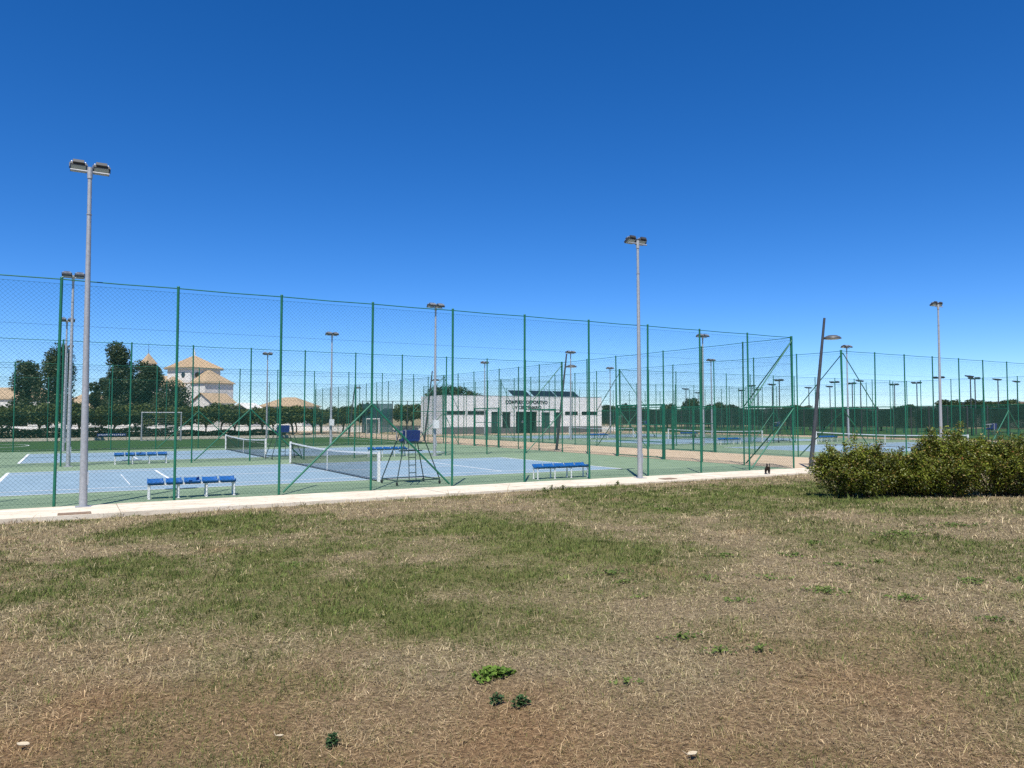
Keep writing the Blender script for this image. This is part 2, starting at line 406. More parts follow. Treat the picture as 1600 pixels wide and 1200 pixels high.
court(NET_B, 13.0, 'blue tennis court across the path, behind the shrubs')
court(NET_B, 31.4, 'blue tennis court across the path, behind the gate pair')
court(NET_B, 49.8, 'blue tennis court in front of the white building')

# artificial turf football pitch
tp = tag(link('football_pitch', None, None, (O[0], O[1], 0), ANG), 'dark green artificial turf pitch with white lines', None, kind='structure')
sheet('turf', -75, -0.1, 36.95, 62.5, 0.004, M['turf'], tp, 0.1)
for (x0, x1, y0, y1) in [(-73, -2, 39.4, 39.5), (-73, -2, 60.4, 60.5), (-2.1, -2.0, 39.5, 60.4), (-13.6, -13.5, 43, 57), (-13.5, -2.1, 43, 43.1), (-13.5, -2.1, 57, 57.1), (-36.6, -36.5, 39.5, 60.4)]:
    sheet('line', x0, x1, y0, y1, 0.010, M['white_line'], tp)
mb = MB()
for k in range(40):
    a0, a1 = 2 * math.pi * k / 40, 2 * math.pi * (k + 1) / 40
    mb.add([(-36.55 + r * math.cos(a), 50 + r * math.sin(a), 0.0105) for a in (a0, a1) for r in (5.4, 5.52)], [(0, 1, 3, 2)])
mb.build('centre_circle', M['white_line'], tp)
MB().bbox(-75, -.1, 62.6, 62.75, -.1, .28).build('kerb', M['concrete'], tp)

# ------------------------------------------------------------------ chain-link fences
_panel_cache = {}
FH = 6.0
def wire_panel(wd, z0, z1, pitch=0.112, r=0.0017):
    key = (round(wd, 3), round(z0, 2), round(z1, 2), r)
    if key in _panel_cache: return _panel_cache[key]
    segs = []
    h = z1 - z0; asp = 1.0
    for s in (1, -1):
        n0 = int(-h / pitch) - 1; n1 = int(wd / pitch) + 1 if s == 1 else int((wd + h) / pitch) + 1
        rngk = range(n0, int(wd / pitch) + 2) if s == 1 else range(0, int((wd + h) / pitch) + 2)
        for k in rngk:
            x0 = k * pitch                      # x at z0
            # x = x0 + s*(z-z0)
            if s == 1: ta, tb = max(0, -x0), min(h, wd - x0)
            else: ta, tb = max(0, x0 - wd), min(h, x0)
            if tb - ta < 0.02: continue
            m = max(1, int((tb - ta) / 1.3))
            for j in range(m):
                a = ta + (tb - ta) * j / m; b = ta + (tb - ta) * (j + 1) / m
                segs.append((x0 + s * a, z0 + a, x0 + s * b, z0 + b, s))
    sg = np.array(segs); n = len(sg)
    P0 = np.stack([sg[:, 0], np.where(sg[:, 4] > 0, .002, -.002), sg[:, 1]], 1); P1 = np.stack([sg[:, 2], np.where(sg[:, 4] > 0, .002, -.002), sg[:, 3]], 1)
    d = (P1 - P0); d /= np.linalg.norm(d, axis=1, keepdims=True)
    yv = np.array([0, 1., 0]); side = np.cross(d, yv)
    ring = []
    for t in (math.pi / 2, math.pi / 2 + 2 * math.pi / 3, math.pi / 2 + 4 * math.pi / 3):
        ring.append(yv * math.sin(t) * r * -1 + side * math.cos(t) * r)
    VV = np.concatenate([np.stack([P0 + q for q in ring], 1), np.stack([P1 + q for q in ring], 1)], 1)   # n,6,3
    base = (np.arange(n) * 6)[:, None, None]
    F = (np.array([[0, 1, 4, 3], [1, 2, 5, 4], [2, 0, 3, 5]])[None] + base).reshape(-1, 4)
    me = np_mesh('mesh_panel', VV.reshape(-1, 3), F.ravel(), np.arange(len(F)) * 4, np.full(len(F), 4), M['green_wire'])
    _panel_cache[key] = me
    return me
_tube_cache = {}
def post_mesh(h, r, m):
    k = (h, r, m.name)
    if k not in _tube_cache:
        b = MB().tube((0, 0, -.1), (0, 0, h), r, r, 10); b.lathe([(r * 1.15, 0), (r * 1.1, .02), (0.001, .04)], (0, 0, h - .005), 10)
        b.tube((0, 0, -.02), (0, 0, .015), r * 1.7, r * 1.7, 10)
        _tube_cache[k] = b.mesh('post', m)
    return _tube_cache[k]

def fence(u0, v0, along, posts, label, braces=(), corners=(), gaps=(), group='green chain-link fences', lean=0.004, H=FH, r=0.037, wr=0.0021):
    """posts: distances along the fence; gaps: panel indices that hold a gate (mesh only above 3.05 m)."""
    drz = 0 if along == 'u' else math.pi / 2
    t = thing_uv('chain_link_fence', u0, v0, label, 'fence', group, drz=drz)
    for i, p in enumerate(posts):
        o = link('post', post_mesh(H, r, M['green_steel']), t, (p, 0, 0))
        o.rotation_euler = (random.gauss(0, lean), random.gauss(0, lean), random.random() * 6)
    L0, L1 = posts[0], posts[-1]
    mb = MB(); ys = -.0
    for a, b in zip(posts[:-1], posts[1:]):
        m_ = (a + b) / 2; sag = 0.012
        mb.tube((a, ys, H - .04), (m_, ys, H - .04 - sag), .015, None, 6, False); mb.tube((m_, ys, H - .04 - sag), (b, ys, H - .04), .015, None, 6, False)
    mb.build('top_rail', M['green_steel'], t)
    for z in (0.12, 1.3, 2.45, 3.6, 4.75, H - .16):
        if gaps and z < 3: 
            mb = MB()
            for i, (a, b) in enumerate(zip(posts[:-1], posts[1:])):
                if i not in gaps: mb.tube((a, .012, z), (b, .012, z), .004, None, 4, False)
            mb.build('tension_wire', M['green_wire'], t)
        else: MB().tube((L0, .012, z), (L1, .012, z), .004, None, 4, False).build('tension_wire', M['green_wire'], t)
    for i, (a, b) in enumerate(zip(posts[:-1], posts[1:])):
        z0 = 3.1 if i in gaps else 0.06
        link('mesh_panel', wire_panel(b - a, z0, H - .15, r=wr), t, (a, .02, 0))
    for p in braces:                               # inverted V at mid height
        for q in (-1, 1):
            near_p = [x for x in posts if (x - p) * q > .2]
            if not near_p: continue
            e = min(near_p, key=lambda x: abs(x - p))
            MB().tube((p, -.03, 2.75), (p + (e - p) * .96, -.03, .1), .032, None, 8).build('brace', M['green_steel'], t)
    for p in corners:                              # end bay: mid rail and two diagonals
        e = posts[1] if p == posts[0] else posts[-2]
        MB().tube((p, -.03, 2.8), (e, -.03, 2.8), .025, None, 8).build('mid_rail', M['green_steel'], t)
        MB().tube((p, -.03, 5.85), (e, -.03, 2.85), .026, None, 8).build('brace', M['green_steel'], t)
        MB().tube((p, -.03, 2.72), (p + (e - p) * .97, -.03, .1), .03, None, 8).build('brace', M['green_steel'], t)
    return t
SP = 2.86
def run(a, b, sp=SP):
    n = max(1, round((b - a) / sp)); return [round(a + (b - a) * i / n, 4) for i in range(n + 1)]

A_posts = [round(-SP * k, 3) for k in range(17, -1, -1)]
br = -SP * 7
fence(0, 0, 'u', A_posts, 'tall green chain-link fence along the concrete path, nearest to the lawn', [br], [0.0])
fence(0, 18.5, 'u', A_posts, 'green chain-link fence dividing the two left tennis courts', [br], [0.0])
fence(0, 36.9, 'u', A_posts, 'green chain-link fence between left tennis court and turf pitch', [br], [0.0])
fence(-75, 59.0, 'u', run(0, 75, 5.0), 'green chain-link fence on the far side of the turf pitch')
pv = [0.0, 2.9, 5.7, 8.6, 12.7, 15.7, 18.5, 21.4, 24.2, 27.1, 31.1, 34.0, 36.9]
fence(0.0, 0, 'v', pv, 'green chain-link fence receding along the left side of the gravel path', [], [0.0, 36.9], gaps=(3, 9), lean=0.008)
fence(0.0, 36.9, 'v', run(0, 40, 3.3), 'green chain-link fence between turf pitch and gravel path')
bv = [0.0, 3.0, 6.2, 9.5, 13.5, 16.2, 19.3]
fence(8.2, 3.3, 'v', bv, 'green chain-link fence on right side of gravel path with near gate', [], [0.0, 19.3], gaps=(3,), lean=0.006, wr=0.0017)
bv2 = [0.0, 3.0, 6.0, 9.0, 13.0, 16.0, 18.6]
fence(8.2, 22.6, 'v', bv2, 'green chain-link fence on right side of gravel path with far gate', [], [0.0, 18.6], gaps=(3,), lean=0.006, wr=0.0017)
fence(8.2, 41.2, 'v', run(0, 18.6), 'green chain-link fence beside gravel path, nearest the white building', wr=0.0017)
B_posts = run(0, 37.2)
fence(8.2, 3.3, 'u', B_posts, 'tall green chain-link fence behind the shrubs on the right', [B_posts[6]], [0.0], wr=0.0011)
fence(8.2, 22.6, 'u', B_posts, 'green chain-link fence between first and second right-hand courts', [B_posts[6]], wr=0.0017)
fence(8.2, 41.2, 'u', B_posts, 'green chain-link fence between second and third right-hand courts', [B_posts[6]], wr=0.0017)
fence(8.2, 59.8, 'u', B_posts, 'green chain-link fence in front of the white building', wr=0.0017)
fence(45.4, 3.3, 'v', run(0, 56.5, 2.95), 'green chain-link fence at the far end of the right-hand courts', wr=0.0017)

# gates in the fences along the gravel path
def gate(u0, v0, width, label, leaves=2, flip=1):
    t = thing_uv('fence_gate', u0, v0, label, 'gate', 'green gates along the gravel path', drz=math.pi / 2)
    G = M['green_steel']
    for x in (0.0, width): MB().box((x, 0, 1.53), (.115, .115, 3.06)).build('gate_post', G, t)
    MB().box((width / 2, 0, 3.01), (width - .12, .08, .09)).build('lintel', G, t)
    wl = (width - .16) / leaves
    for k in range(leaves):
        x0 = .08 + k * wl
        lf = MB()
        for x in (x0 + .03, x0 + wl - .05): lf.box((x, .01, 1.5), (.045, .04, 2.86))
        for z in (.1, .95, 1.9, 2.88): lf.box((x0 + wl / 2 - .01, .012, z), (wl - .14, .04, .05))
        lo = lf.build('leaf', G, t)
        link('mesh_infill', wire_panel(wl - .14, .14, 2.84, r=.0014), lo, (x0 + .06, .01, 0))
        MB().box((x0 + (.12 if k else wl - .14), -.05, 1.05), (.10, .05, .16)).build('latch', M['dark_steel'], lo)
    return t
gate(0.0, 8.6, 4.1, 'green double gate to the near left court, beside the path')
gate(0.0, 27.1, 4.0, 'green double gate to the second left court, farther up the path')
gate(8.2, 12.8, 4.0, 'green double gate to the first right-hand court')
gate(8.2, 31.6, 4.0, 'green double gate to the second right-hand court')

# ------------------------------------------------------------------ floodlight masts
def floodlight(mb_body, mb_fin, mb_glass, c, yaw, tilt):
    m = Matrix.Translation(c) @ Matrix.Rotation(yaw, 4, 'Z') @ Matrix.Rotation(tilt, 4, 'X')
    def bx(mb, cc, d): mb.box(m @ Vector(cc), d, mtx=m.to_3x3().to_4x4())
    bx(mb_body, (0, 0, 0), (.38, .30, .08))
    for k in range(7): bx(mb_fin, (-.156 + k * .052, -.02, .066), (.020, .21, .052))
    bx(mb_body, (0, -.18, .03), (.26, .06, .09))
    bx(mb_glass, (0, .01, -.043), (.34, .26, .012))
    for s in (-1, 1): bx(mb_body, (s * .203, -.03, .0), (.018, .09, .14))
def make_mast(h, heads, r0=.10, r1=.052):
    t = link('floodlight_mast', None)
    p = MB(); p.tube((0, 0, -.05), (0, 0, h * .86), r0, r1 * 1.06, 12); p.tube((0, 0, h * .86), (0, 0, h * .862), r1 * 1.3, r1 * 1.3, 12)
    p.tube((0, 0, h * .862), (0, 0, h), r1, r1 * .95, 12); p.box((0, 0, .012), (.36, .36, .024))
    p.build('pole', M['galv'], t)
    cb = MB(); cb.tube((-.45, 0, h - .1), (.45, 0, h - .1), .028, None, 8); cb.tube((0, 0, h - .28), (0, 0, h + .02), r1 * 1.25, None, 12)
    cb.build('crossbar', M['galv'], t)
    dr = MB(); dr.box((r0 * .96, 0, .75), (.03, .11, .34)); dr.build('hatch', M['lamp_alu'], t)
    for (x, yy, yaw) in heads:
        b, f, gl = MB(), MB(), MB()
        floodlight(b, f, gl, (x, yy, h + .02), yaw, R(-28))
        bo = b.build('floodlight', M['lamp_body'], t); f.build('cooling_fin', M['lamp_alu'], bo); gl.build('lens', M['lamp_glass'], bo)
    return t
two = make_mast(9.0, [(-.265, .12, 0), (.265, .12, 0)])
four = make_mast(9.0, [(-.265, .19, 0), (.265, .19, 0), (-.265, -.19, math.pi), (.265, -.19, math.pi)], .10, .055)
def control_box(parent):
    MB().box((0, -.16, 1.9), (.34, .2, .5)).build('control_box', M['box_white'], parent)
masts = [
 (two, -27.95, -0.45, 'tall grey floodlight mast standing on the concrete path, far left', 0),
 (two, -9.62, -0.75, 'grey floodlight mast standing on the concrete path near the middle', 0),
 (four, -28.3, 18.2, 'grey floodlight mast at the left end of the fence between two courts', 0),
 (four, -9.4, 18.3, 'grey floodlight mast with white box, behind the near umpire chair', 1),
 (four, -28.6, 36.5, 'floodlight mast at the left corner of the turf pitch', 0),
 (four, -10.2, 36.4, 'floodlight mast at the edge of the turf pitch, behind the near net', 1),
 (four, -28.6, 58.4, 'farthest left floodlight mast, across the turf pitch', 0),
 (four, -10.4, 58.2, 'floodlight mast across the turf pitch, beside the tiled house', 0),
 (two, 16.45, 2.7, 'grey floodlight mast rising behind the shrubs on the right', 0),
 (four, 16.5, 22.2, 'floodlight mast behind the gate pair, nearest of the right-hand courts', 0),
 (four, 35.0, 22.0, 'floodlight mast above the second right-hand court, right of leaning lamp', 0),
 (four, 16.3, 40.8, 'floodlight mast behind the leaning lamp in front of white building', 0),
 (four, 36.4, 40.8, 'smaller floodlight mast on the far side of the second right-hand court', 0),
 (four, 16.3, 59.4, 'floodlight mast at the white building, left of the lettering', 0),
 (four, 36.0, 59.4, 'floodlight mast at the right end of the white building', 0)]
used = set()
for proto, u, v, lab, box in masts:
    o = proto if proto.name not in used else copy_tree(proto)
    used.add(proto.name)
    tag(o, lab, 'floodlight mast', 'floodlight masts of the tennis courts')
    x, y = xy(u, v); o.location = (x, y, 0.02 if v < 0 and u < 0 else 0.0)
    o.rotation_euler = (random.gauss(0, .003), random.gauss(0, .003), ANG + random.gauss(0, .03))
    if box: control_box(o)
    o.scale.z = .985 if v < 0 and u < -20 else random.uniform(.99, 1.01)

# ------------------------------------------------------------------ leaning path lamps
def path_lamp(u, v, label):
    x, y = xy(u, v)
    t = thing('path_lamp', (x, y, 0.012), 0, label, 'street lamp', 'leaning lamps along the gravel path')
    MB().tube((0, 0, 0), (.74, 0, 6.8), .10, .052, 12).box((0, 0, .01), (.4, .4, .02)).build('pole', M['dark_steel'], t)
    MB().tube((.62, 0, 5.86), (.82, 0, 5.86), .03, .03, 8).build('arm', M['dark_steel'], t)
    sh = MB().lathe([(.001, .17), (.19, .15), (.33, .085), (.39, .02), (.39, 0), (.37, -.01), (.001, -.012)], (1.08, 0, 5.86), 20).build('shade', M['lamp_grey'], t)
    MB().lathe([(.001, -.03), (.29, -.028), (.31, -.014)], (1.08, 0, 5.86), 16).build('lens', M['lamp_glass'], sh)
path_lamp(0.38, -0.6, 'tall dark leaning path lamp beside the corner of the near fence')
path_lamp(1.4, 21.3, 'dark leaning path lamp in front of the white building')
path_lamp(1.5, 44.4, 'dark leaning path lamp left of the white building')
path_lamp(1.5, 67.2, 'farthest dark leaning path lamp, beside the orange trees')

# ------------------------------------------------------------------ nets, umpire chairs, benches
def net_mesh():
    segs = []; W = 12.0; sp = .048
    P0, P1 = [], []
    hgt = lambda y: 0.90 + 0.12 * abs(y / 6.2) ** 1.6
    y = -6.2
    while y <= 6.2:
        P0.append((y, .03)); P1.append((y, hgt(y))); y += sp
    nh = 19
    for k in range(nh + 1):
        f = k / nh
        for j in range(12):
            a, b = -6.2 + 12.4 * j / 12, -6.2 + 12.4 * (j + 1) / 12
            P0.append((a, .03 + (hgt(a) - .03) * f)); P1.append((b, .03 + (hgt(b) - .03) * f))
    P0 = np.array(P0); P1 = np.array(P1); n = len(P0); r = .0028
    d = P1 - P0; d /= np.linalg.norm(d, axis=1, keepdims=True); s = np.stack([-d[:, 1], d[:, 0]], 1)
    VV = []
    for P in (P0, P1):
        for (a, x) in ((0, r), (-.87, -r * .5), (.87, -r * .5)):
            VV.append(np.stack([np.full(n, x), P[:, 0] + s[:, 0] * r * a, P[:, 1] + s[:, 1] * r * a], 1))
    VV = np.stack(VV, 1); base = (np.arange(n) * 6)[:, None, None]
    F = (np.array([[0, 1, 4, 3], [1, 2, 5, 4], [2, 0, 3, 5]])[None] + base).reshape(-1, 4)
    return np_mesh('netting', VV.reshape(-1, 3), F.ravel(), np.arange(len(F)) * 4, np.full(len(F), 4), M['net'])
NETM = net_mesh()
def make_net():
    t = link('tennis_net', None)
    hgt = lambda y: 0.90 + 0.12 * abs(y / 6.2) ** 1.6
    for s in (-1, 1):
        po = MB().box((0, s * 6.3, .53), (.09, .09, 1.07)); po.box((0, s * 6.3, 1.075), (.1, .1, .02)); p = po.build('post', M['white_paint'], t)
        MB().box((.06, s * 6.3, .8), (.05, .07, .12)).build('winch', M['dark_steel'], p)
    link('netting', NETM, t)
    mb = MB(); n = 24
    for k in range(n):
        a, b = -6.26 + 12.52 * k / n, -6.26 + 12.52 * (k + 1) / n
        za, zb = hgt(a), hgt(b)
        mb.add([(x, y, z + dz) for y, z in ((a, za), (b, zb)) for x, dz in ((-.012, -.03), (.012, -.03), (.012, .035), (-.012, .035))],
               [(0, 1, 5, 4), (1, 2, 6, 5), (2, 3, 7, 6), (3, 0, 4, 7)])
    mb.build('top_tape', M['white_tape'], t)
    MB().box((0, 0, .45), (.02, .05, .88)).build('centre_strap', M['white_tape'], t)
    MB().tube((0, -6.2, .02), (0, 6.2, .02), .018, None, 5).build('bottom_cord', M['net'], t)
    return t
def make_chair():
    t = link('umpire_chair', None); G = M['chair_green']
    bx, by = .82, .62          # half base
    sx, sy, sz = .30, .24, 1.5
    for a in (-1, 1):
        for b in (-1, 1):
            MB().tube((a * bx, b * by, .16), (a * sx, b * sy, sz + .32), .02, None, 8).build('leg', G, t)
            wl = MB().tube((a * bx, b * by, .16), (a * bx, b * by, .1), .018, None, 6).build('castor', G, t)
            MB().tube((a * bx - .02, b * by, .06), (a * bx + .02, b * by, .06), .055, None, 12).build('wheel', M['rubber'], wl)
    fr = MB()
    for s in (-1, 1):
        fr.tube((-bx, s * by, .16), (bx, s * by, .16), .02, None, 8); fr.tube((s * bx, -by, .16), (s * bx, by, .16), .02, None, 8)
    fr.build('base_frame', G, t)
    la = MB()
    for x in (-.28, -.02): la.tube((x - .1, -.66, .16), (x + .06, -.26, sz), .016, None, 6)
    la.build('ladder', G, t)
    for k in range(4):
        f = (k + 1) / 5.2; y = -.66 + .4 * f; z = .16 + (sz - .16) * f
        MB().tube((-.38 + .16 * f, y, z), (-.12 + .16 * f, y, z), .015, None, 6).build('rung', G, t)
    MB().box((0, 0, sz - .35), (.9, .04, .04)).box((0, 0, sz - .05), (.62, .5, .05)).build('platform', G, t)
    MB().box((-.08, .0, sz + .02), (.56, .46, .07)).build('seat', M['navy'], t)
    bk = MB().box((-.08, -.2, sz + .19), (.66, .06, .36), mtx=Matrix.Rotation(R(8), 4, 'X')); bk.build('backrest', M['navy'], t)
    for s in (-1, 1):
        MB().tube((.0 - .08 + s * .36, -.24, sz + .30), (.0 - .08 + s * .36, .24, sz + .30), .018, None, 6).tube((.0 - .08 + s * .36, .24, sz + .3), (.0 - .08 + s * .36, .24, sz), .018, None, 6).build('armrest', M['galv'], t)
    MB().tube((-.36, -.34, sz - .1), (-.36, -.34, sz + .38), .018, None, 6).tube((-.36, -.34, sz + .38), (-.36, .2, sz + .3), .018, None, 6).build('handrail', M['galv'], t)
    return t
def make_bench():
    t = link('bench', None)
    MB().box((0, 0, .40), (2.35, .07, .05)).build('beam', M['white_paint'], t)
    for x in (-1.15, -.38, .38, 1.15):
        lg = MB()
        for y in (-.15, .15): lg.tube((x, y, 0), (x, y, .40), .027, None, 8); lg.tube((x, y, 0), (x, y, .012), .05, None, 8)
        lg.box((x, 0, .385), (.045, .34, .035)); lg.build('leg', M['white_paint'], t)
    for k in range(5):
        x = -.98 + k * .49
        pr = [(-.215, .43), (-.225, .47), (-.21, .55), (-.17, .575), (.17, .575), (.21, .55), (.225, .47), (.215, .43)]
        m_ = MB()
        # a shallow bucket: front lip, dished seat, low raised back
        ys = [(-.20, -.045), (-.19, -.02), (-.12, -.075), (.06, -.08), (.15, -.03), (.19, .03), (.21, .035)]
        rows = []
        for (yy, dz) in ys:
            rows.append([(x + px * (1 - .08 * abs(yy) / .2), yy, .52 + dz + (.022 if abs(px) > .19 else 0)) for px in (-.225, -.19, -.1, 0, .1, .19, .225)])
        bot = [[(a, b, c - .05 if 0 < i < len(rows) - 1 else c - .075) for a, b, c in r_] for i, r_ in enumerate(rows)]
        nC = 7; vs_ = [p for r_ in rows for p in r_] + [p for r_ in bot for p in r_]; nb = len(rows) * nC
        fs = []
        for i in range(len(rows) - 1):
            for j in range(nC - 1):
                a = i * nC + j
                fs.append((a, a + 1, a + nC + 1, a + nC)); fs.append((nb + a, nb + a + nC, nb + a + nC + 1, nb + a + 1))
        for j in range(nC - 1):
            fs.append((j, nb + j, nb + j + 1, j + 1)); a = (len(rows) - 1) * nC + j; fs.append((a, a + 1, nb + a + 1, nb + a))
        for i in range(len(rows) - 1):
            a = i * nC; fs.append((a, a + nC, nb + a + nC, nb + a)); b = a + nC - 1; fs.append((b, nb + b, nb + b + nC, b + nC))
        m_.add(vs_, fs, True); m_.build('seat', M['blue_seat'], t)
    return t
net0, chair0, bench0 = make_net(), make_chair(), make_bench()
def place(proto, flag, u, v, lab, cat, grp, drz=0.0):
    o = proto if not flag[0] else copy_tree(proto); flag[0] = True
    tag(o, lab, cat, grp); x, y = xy(u, v); o.location = (x, y, .004); o.rotation_euler = (0, 0, ANG + drz)
fn, fc, fb = [False], [False], [False]
names = ['on the near court behind the fence', 'on the second left court by the turf pitch', 'on the court behind the shrubs', 'on the second right-hand court', 'on the court before the white building']
for (uc, vc, _), nm in zip(courts, names):
    place(net0, fn, uc, vc, 'tennis net with white posts and tape ' + nm, 'tennis net', 'tennis nets')
    place(chair0, fc, uc + .72, vc - 7.55, 'wheeled umpire chair with navy seat ' + nm, 'umpire chair', 'umpire chairs', 0.06)
    vb = vc - 8.45 if vc > 10 else vc - 8.45
    place(bench0, fb, uc - 6.55, vb, 'five-seat blue bench left of the net ' + nm, 'bench', 'five-seat benches')
    place(bench0, fb, uc + 6.6, vb + .12, 'five-seat blue bench right of the net ' + nm, 'bench', 'five-seat benches')

# lids in the path
for (u, v, lab) in [(-28.15, -2.0, 'rusty rectangular lid in the path beside the left mast'), (-9.0, -1.6, 'small rusty lid in the path beside the middle mast')]:
    t = thing_uv('manhole_cover', u, v, lab, 'manhole cover', z=.036)
    MB().box((0, 0, 0), (.60 if u < -20 else .50, .30, .02)).build('lid', M['iron'], t)
    fr = MB()
    ww = .66 if u < -20 else .56
    for s in (-1, 1): fr.box((0, s * .17, .003), (ww, .035, .02)); fr.box((s * ww / 2, 0, .003), (.035, .375, .022))
    fr.build('frame', M['iron'], t)

# ------------------------------------------------------------------ white sports building
bt = thing_uv('sports_building', 14.7, 68.0, 'low white sports building with black lettering above the entrance', 'building')
LB = 26.35; HB = 5.23; DB = 7.4
W_ = M['white_wall']
def wl(x0, x1, z0, z1, nm='wall', m=None): MB().bbox(x0, x1, 0, .3, z0, z1).build(nm, m or W_, bt)
# openings (x0,x1,z0,z1) measured from the building's left corner
strips = [(.5, 3.3, 2.6, 3.14), (3.6, 6.5, 2.6, 3.14), (19.65, 22.0, 2.58, 3.12), (22.65, 25.65, 2.58, 3.12)]
doors = [(7.3, 8.35, .12, 3.05), (9.05, 10.4, .75, 3.0), (15.55, 17.05, .72, 3.0), (17.95, 18.75, .72, 3.0)]
entr = (11.25, 14.85, .04, 3.08)
ops = sorted(strips + doors + [entr])
x = 0
for (a, b, z0, z1) in ops:
    wl(x, a, .95, 3.2); x = b
    if z0 > .95: wl(a, b, .95, z0)
    wl(a, b, z1, 3.2)
wl(x, LB, .95, 3.2); wl(0, LB, 3.2, HB)
x = 0
for (a, b, z0, z1) in sorted([o for o in ops if o[2] < .95]):
    MB().bbox(x, a, -.04, .3, -.2, .95).build('plinth', M['plinth'], bt); x = b
    if z0 > .2: MB().bbox(a, b, -.04, .3, -.2, z0).build('plinth', M['plinth'], bt)
MB().bbox(x, LB, -.04, .3, -.2, .95).build('plinth', M['plinth'], bt)
MB().bbox(0, .3, .31, DB, -.2, HB).build('wall', W_, bt); MB().bbox(LB - .3, LB, .31, DB, -.2, HB).build('wall', W_, bt); MB().bbox(.31, LB - .31, DB - .3, DB, -.2, HB).build('wall', W_, bt)
MB().bbox(.31, LB - .31, .31, DB - .31, HB - .6, HB - .4).build('roof', M['plinth'], bt)
MB().bbox(-.03, LB + .03, -.03, .33, HB + .002, HB + .05).build('parapet_cap', M['galv'], bt)
for (a, b, z0, z1) in strips:
    f = MB().bbox(a, b, .14, .17, z0, z1).build('window', M['dark_glass'], bt)
    fr = MB()
    n_ = 3
    for k in range(n_ + 1): xx = a + (b - a) * k / n_; fr.bbox(xx - .025, xx + .025, .10, .139, z0, z1)
    fr.build('frame', M['plinth'], f)
for i, (a, b, z0, z1) in enumerate(doors):
    f = MB().bbox(a, b, .2, .24, z0, z1).build('door' if i == 0 else 'window', M['door_green'] if i != 1 else M['dark_glass'], bt)
    fr = MB(); fr.bbox(a, a + .06, .15, .199, z0, z1); fr.bbox(b - .06, b, .15, .199, z0, z1); fr.bbox((a + b) / 2 - .03, (a + b) / 2 + .03, .15, .199, z0, z1)
    fr.build('frame', M['dark_steel'], f)
a, b, z0, z1 = entr
MB().bbox(a, b, 1.6, 1.65, z0, z1).build('entrance_glazing', M['dark_glass'], bt)
MB().bbox(a - .3, a, .31, 1.65, z0, z1).build('entrance_wall', M['door_green'], bt); MB().bbox(b, b + .3, .31, 1.65, z0, z1).build('entrance_wall', M['door_green'], bt)
for k in range(4): MB().bbox(a + .05 + k * .9, a + .82 + k * .9, 1.5, 1.56, z0 + .05, 2.4).build('door', M['door_green'], bt)
MB().bbox(13.1, 13.4, 1.47, 1.495, 1.5, 1.8).build('notice', M['white_tape'], bt)
def text(s, size, loc):
    cu = bpy.data.curves.new('lettering', 'FONT'); cu.body = s; cu.size = size; cu.align_x = 'CENTER'; cu.extrude = .02; cu.offset = 0.014
    cu.materials.append(M['letter'])
    tmp = bpy.data.objects.new('tmp', cu); C.objects.link(tmp); bpy.context.view_layer.update()
    me = bpy.data.meshes.new_from_object(tmp.evaluated_get(bpy.context.evaluated_depsgraph_get())); bpy.data.objects.remove(tmp)
    me.materials.clear(); me.materials.append(M['letter'])
    o = link('lettering', me, bt, loc); o.rotation_euler = (R(90), 0, 0); return o
text('COMPLEJO DEPORTIVO', .665, (13.05, -.03, 4.2)); text('V CENTENARIO', .62, (13.3, -.03, 3.46))
# solar panels on the roof
for (u0, n_, lab) in [(28.6 - 1.2, 3, 'left tilted solar panel array on the white building roof'), (32.2 - 1.2, 4, 'middle tilted solar panel array on the white building roof'), (36.4 - 1.2, 4, 'right tilted solar panel array on the white building roof')]:
    t = thing_uv('solar_array', u0, 72.0, lab, 'solar panel', 'solar arrays on the roof', z=HB - .4)
    mt = Matrix.Rotation(R(30), 4, 'X')
    for k in range(n_):
        p = MB().box((.5 + k * 1.02, 0, 1.0), (.98, 1.65, .04), mtx=mt).build('panel', M['solar'], t)
    rk = MB()
    for k in range(n_ + 1):
        xx = .02 + k * 1.0; rk.tube((xx, -.65, 0), (xx, -.65, .6), .025, None, 6); rk.tube((xx, .65, 0), (xx, .65, 1.32), .025, None, 6)
    rk.build('rack', M['galv'], t)

# ------------------------------------------------------------------ church and houses far left
def hip(mb, x0, x1, y0, y1, z0, z1, rx=None, ov=.35):
    """hipped roof; ridge along x if longer, else a pyramid"""
    x0 -= ov; x1 += ov; y0 -= ov; y1 += ov
    w_, d_ = x1 - x0, y1 - y0; yc = (y0 + y1) / 2; xc = (x0 + x1) / 2
    h = min(w_, d_) / 2
    if w_ >= d_: r0, r1 = (x0 + h, yc, z1), (x1 - h, yc, z1)
    else: r0, r1 = (xc, y0 + h, z1), (xc, y1 - h, z1)
    P = [(x0, y0, z0), (x1, y0, z0), (x1, y1, z0), (x0, y1, z0), r0, r1]
    F = [(0, 1, 5, 4), (1, 2, 5), (2, 3, 4, 5), (3, 0, 4)] if w_ >= d_ else [(0, 1, 4), (1, 2, 5, 4), (2, 3, 5), (3, 0, 4, 5)]
    mb.add(P, F); mb.add([(x0, y0, z0 - .12), (x1, y0, z0 - .12), (x1, y1, z0 - .12), (x0, y1, z0 - .12)], [(3, 2, 1, 0)])
    q = [(x0, y0), (x1, y0), (x1, y1), (x0, y1)]
    for i in range(4):
        a_, b_ = q[i], q[(i + 1) % 4]; mb.add([(*a_, z0 - .12), (*b_, z0 - .12), (*b_, z0), (*a_, z0)], [(0, 1, 2, 3)])
    return mb
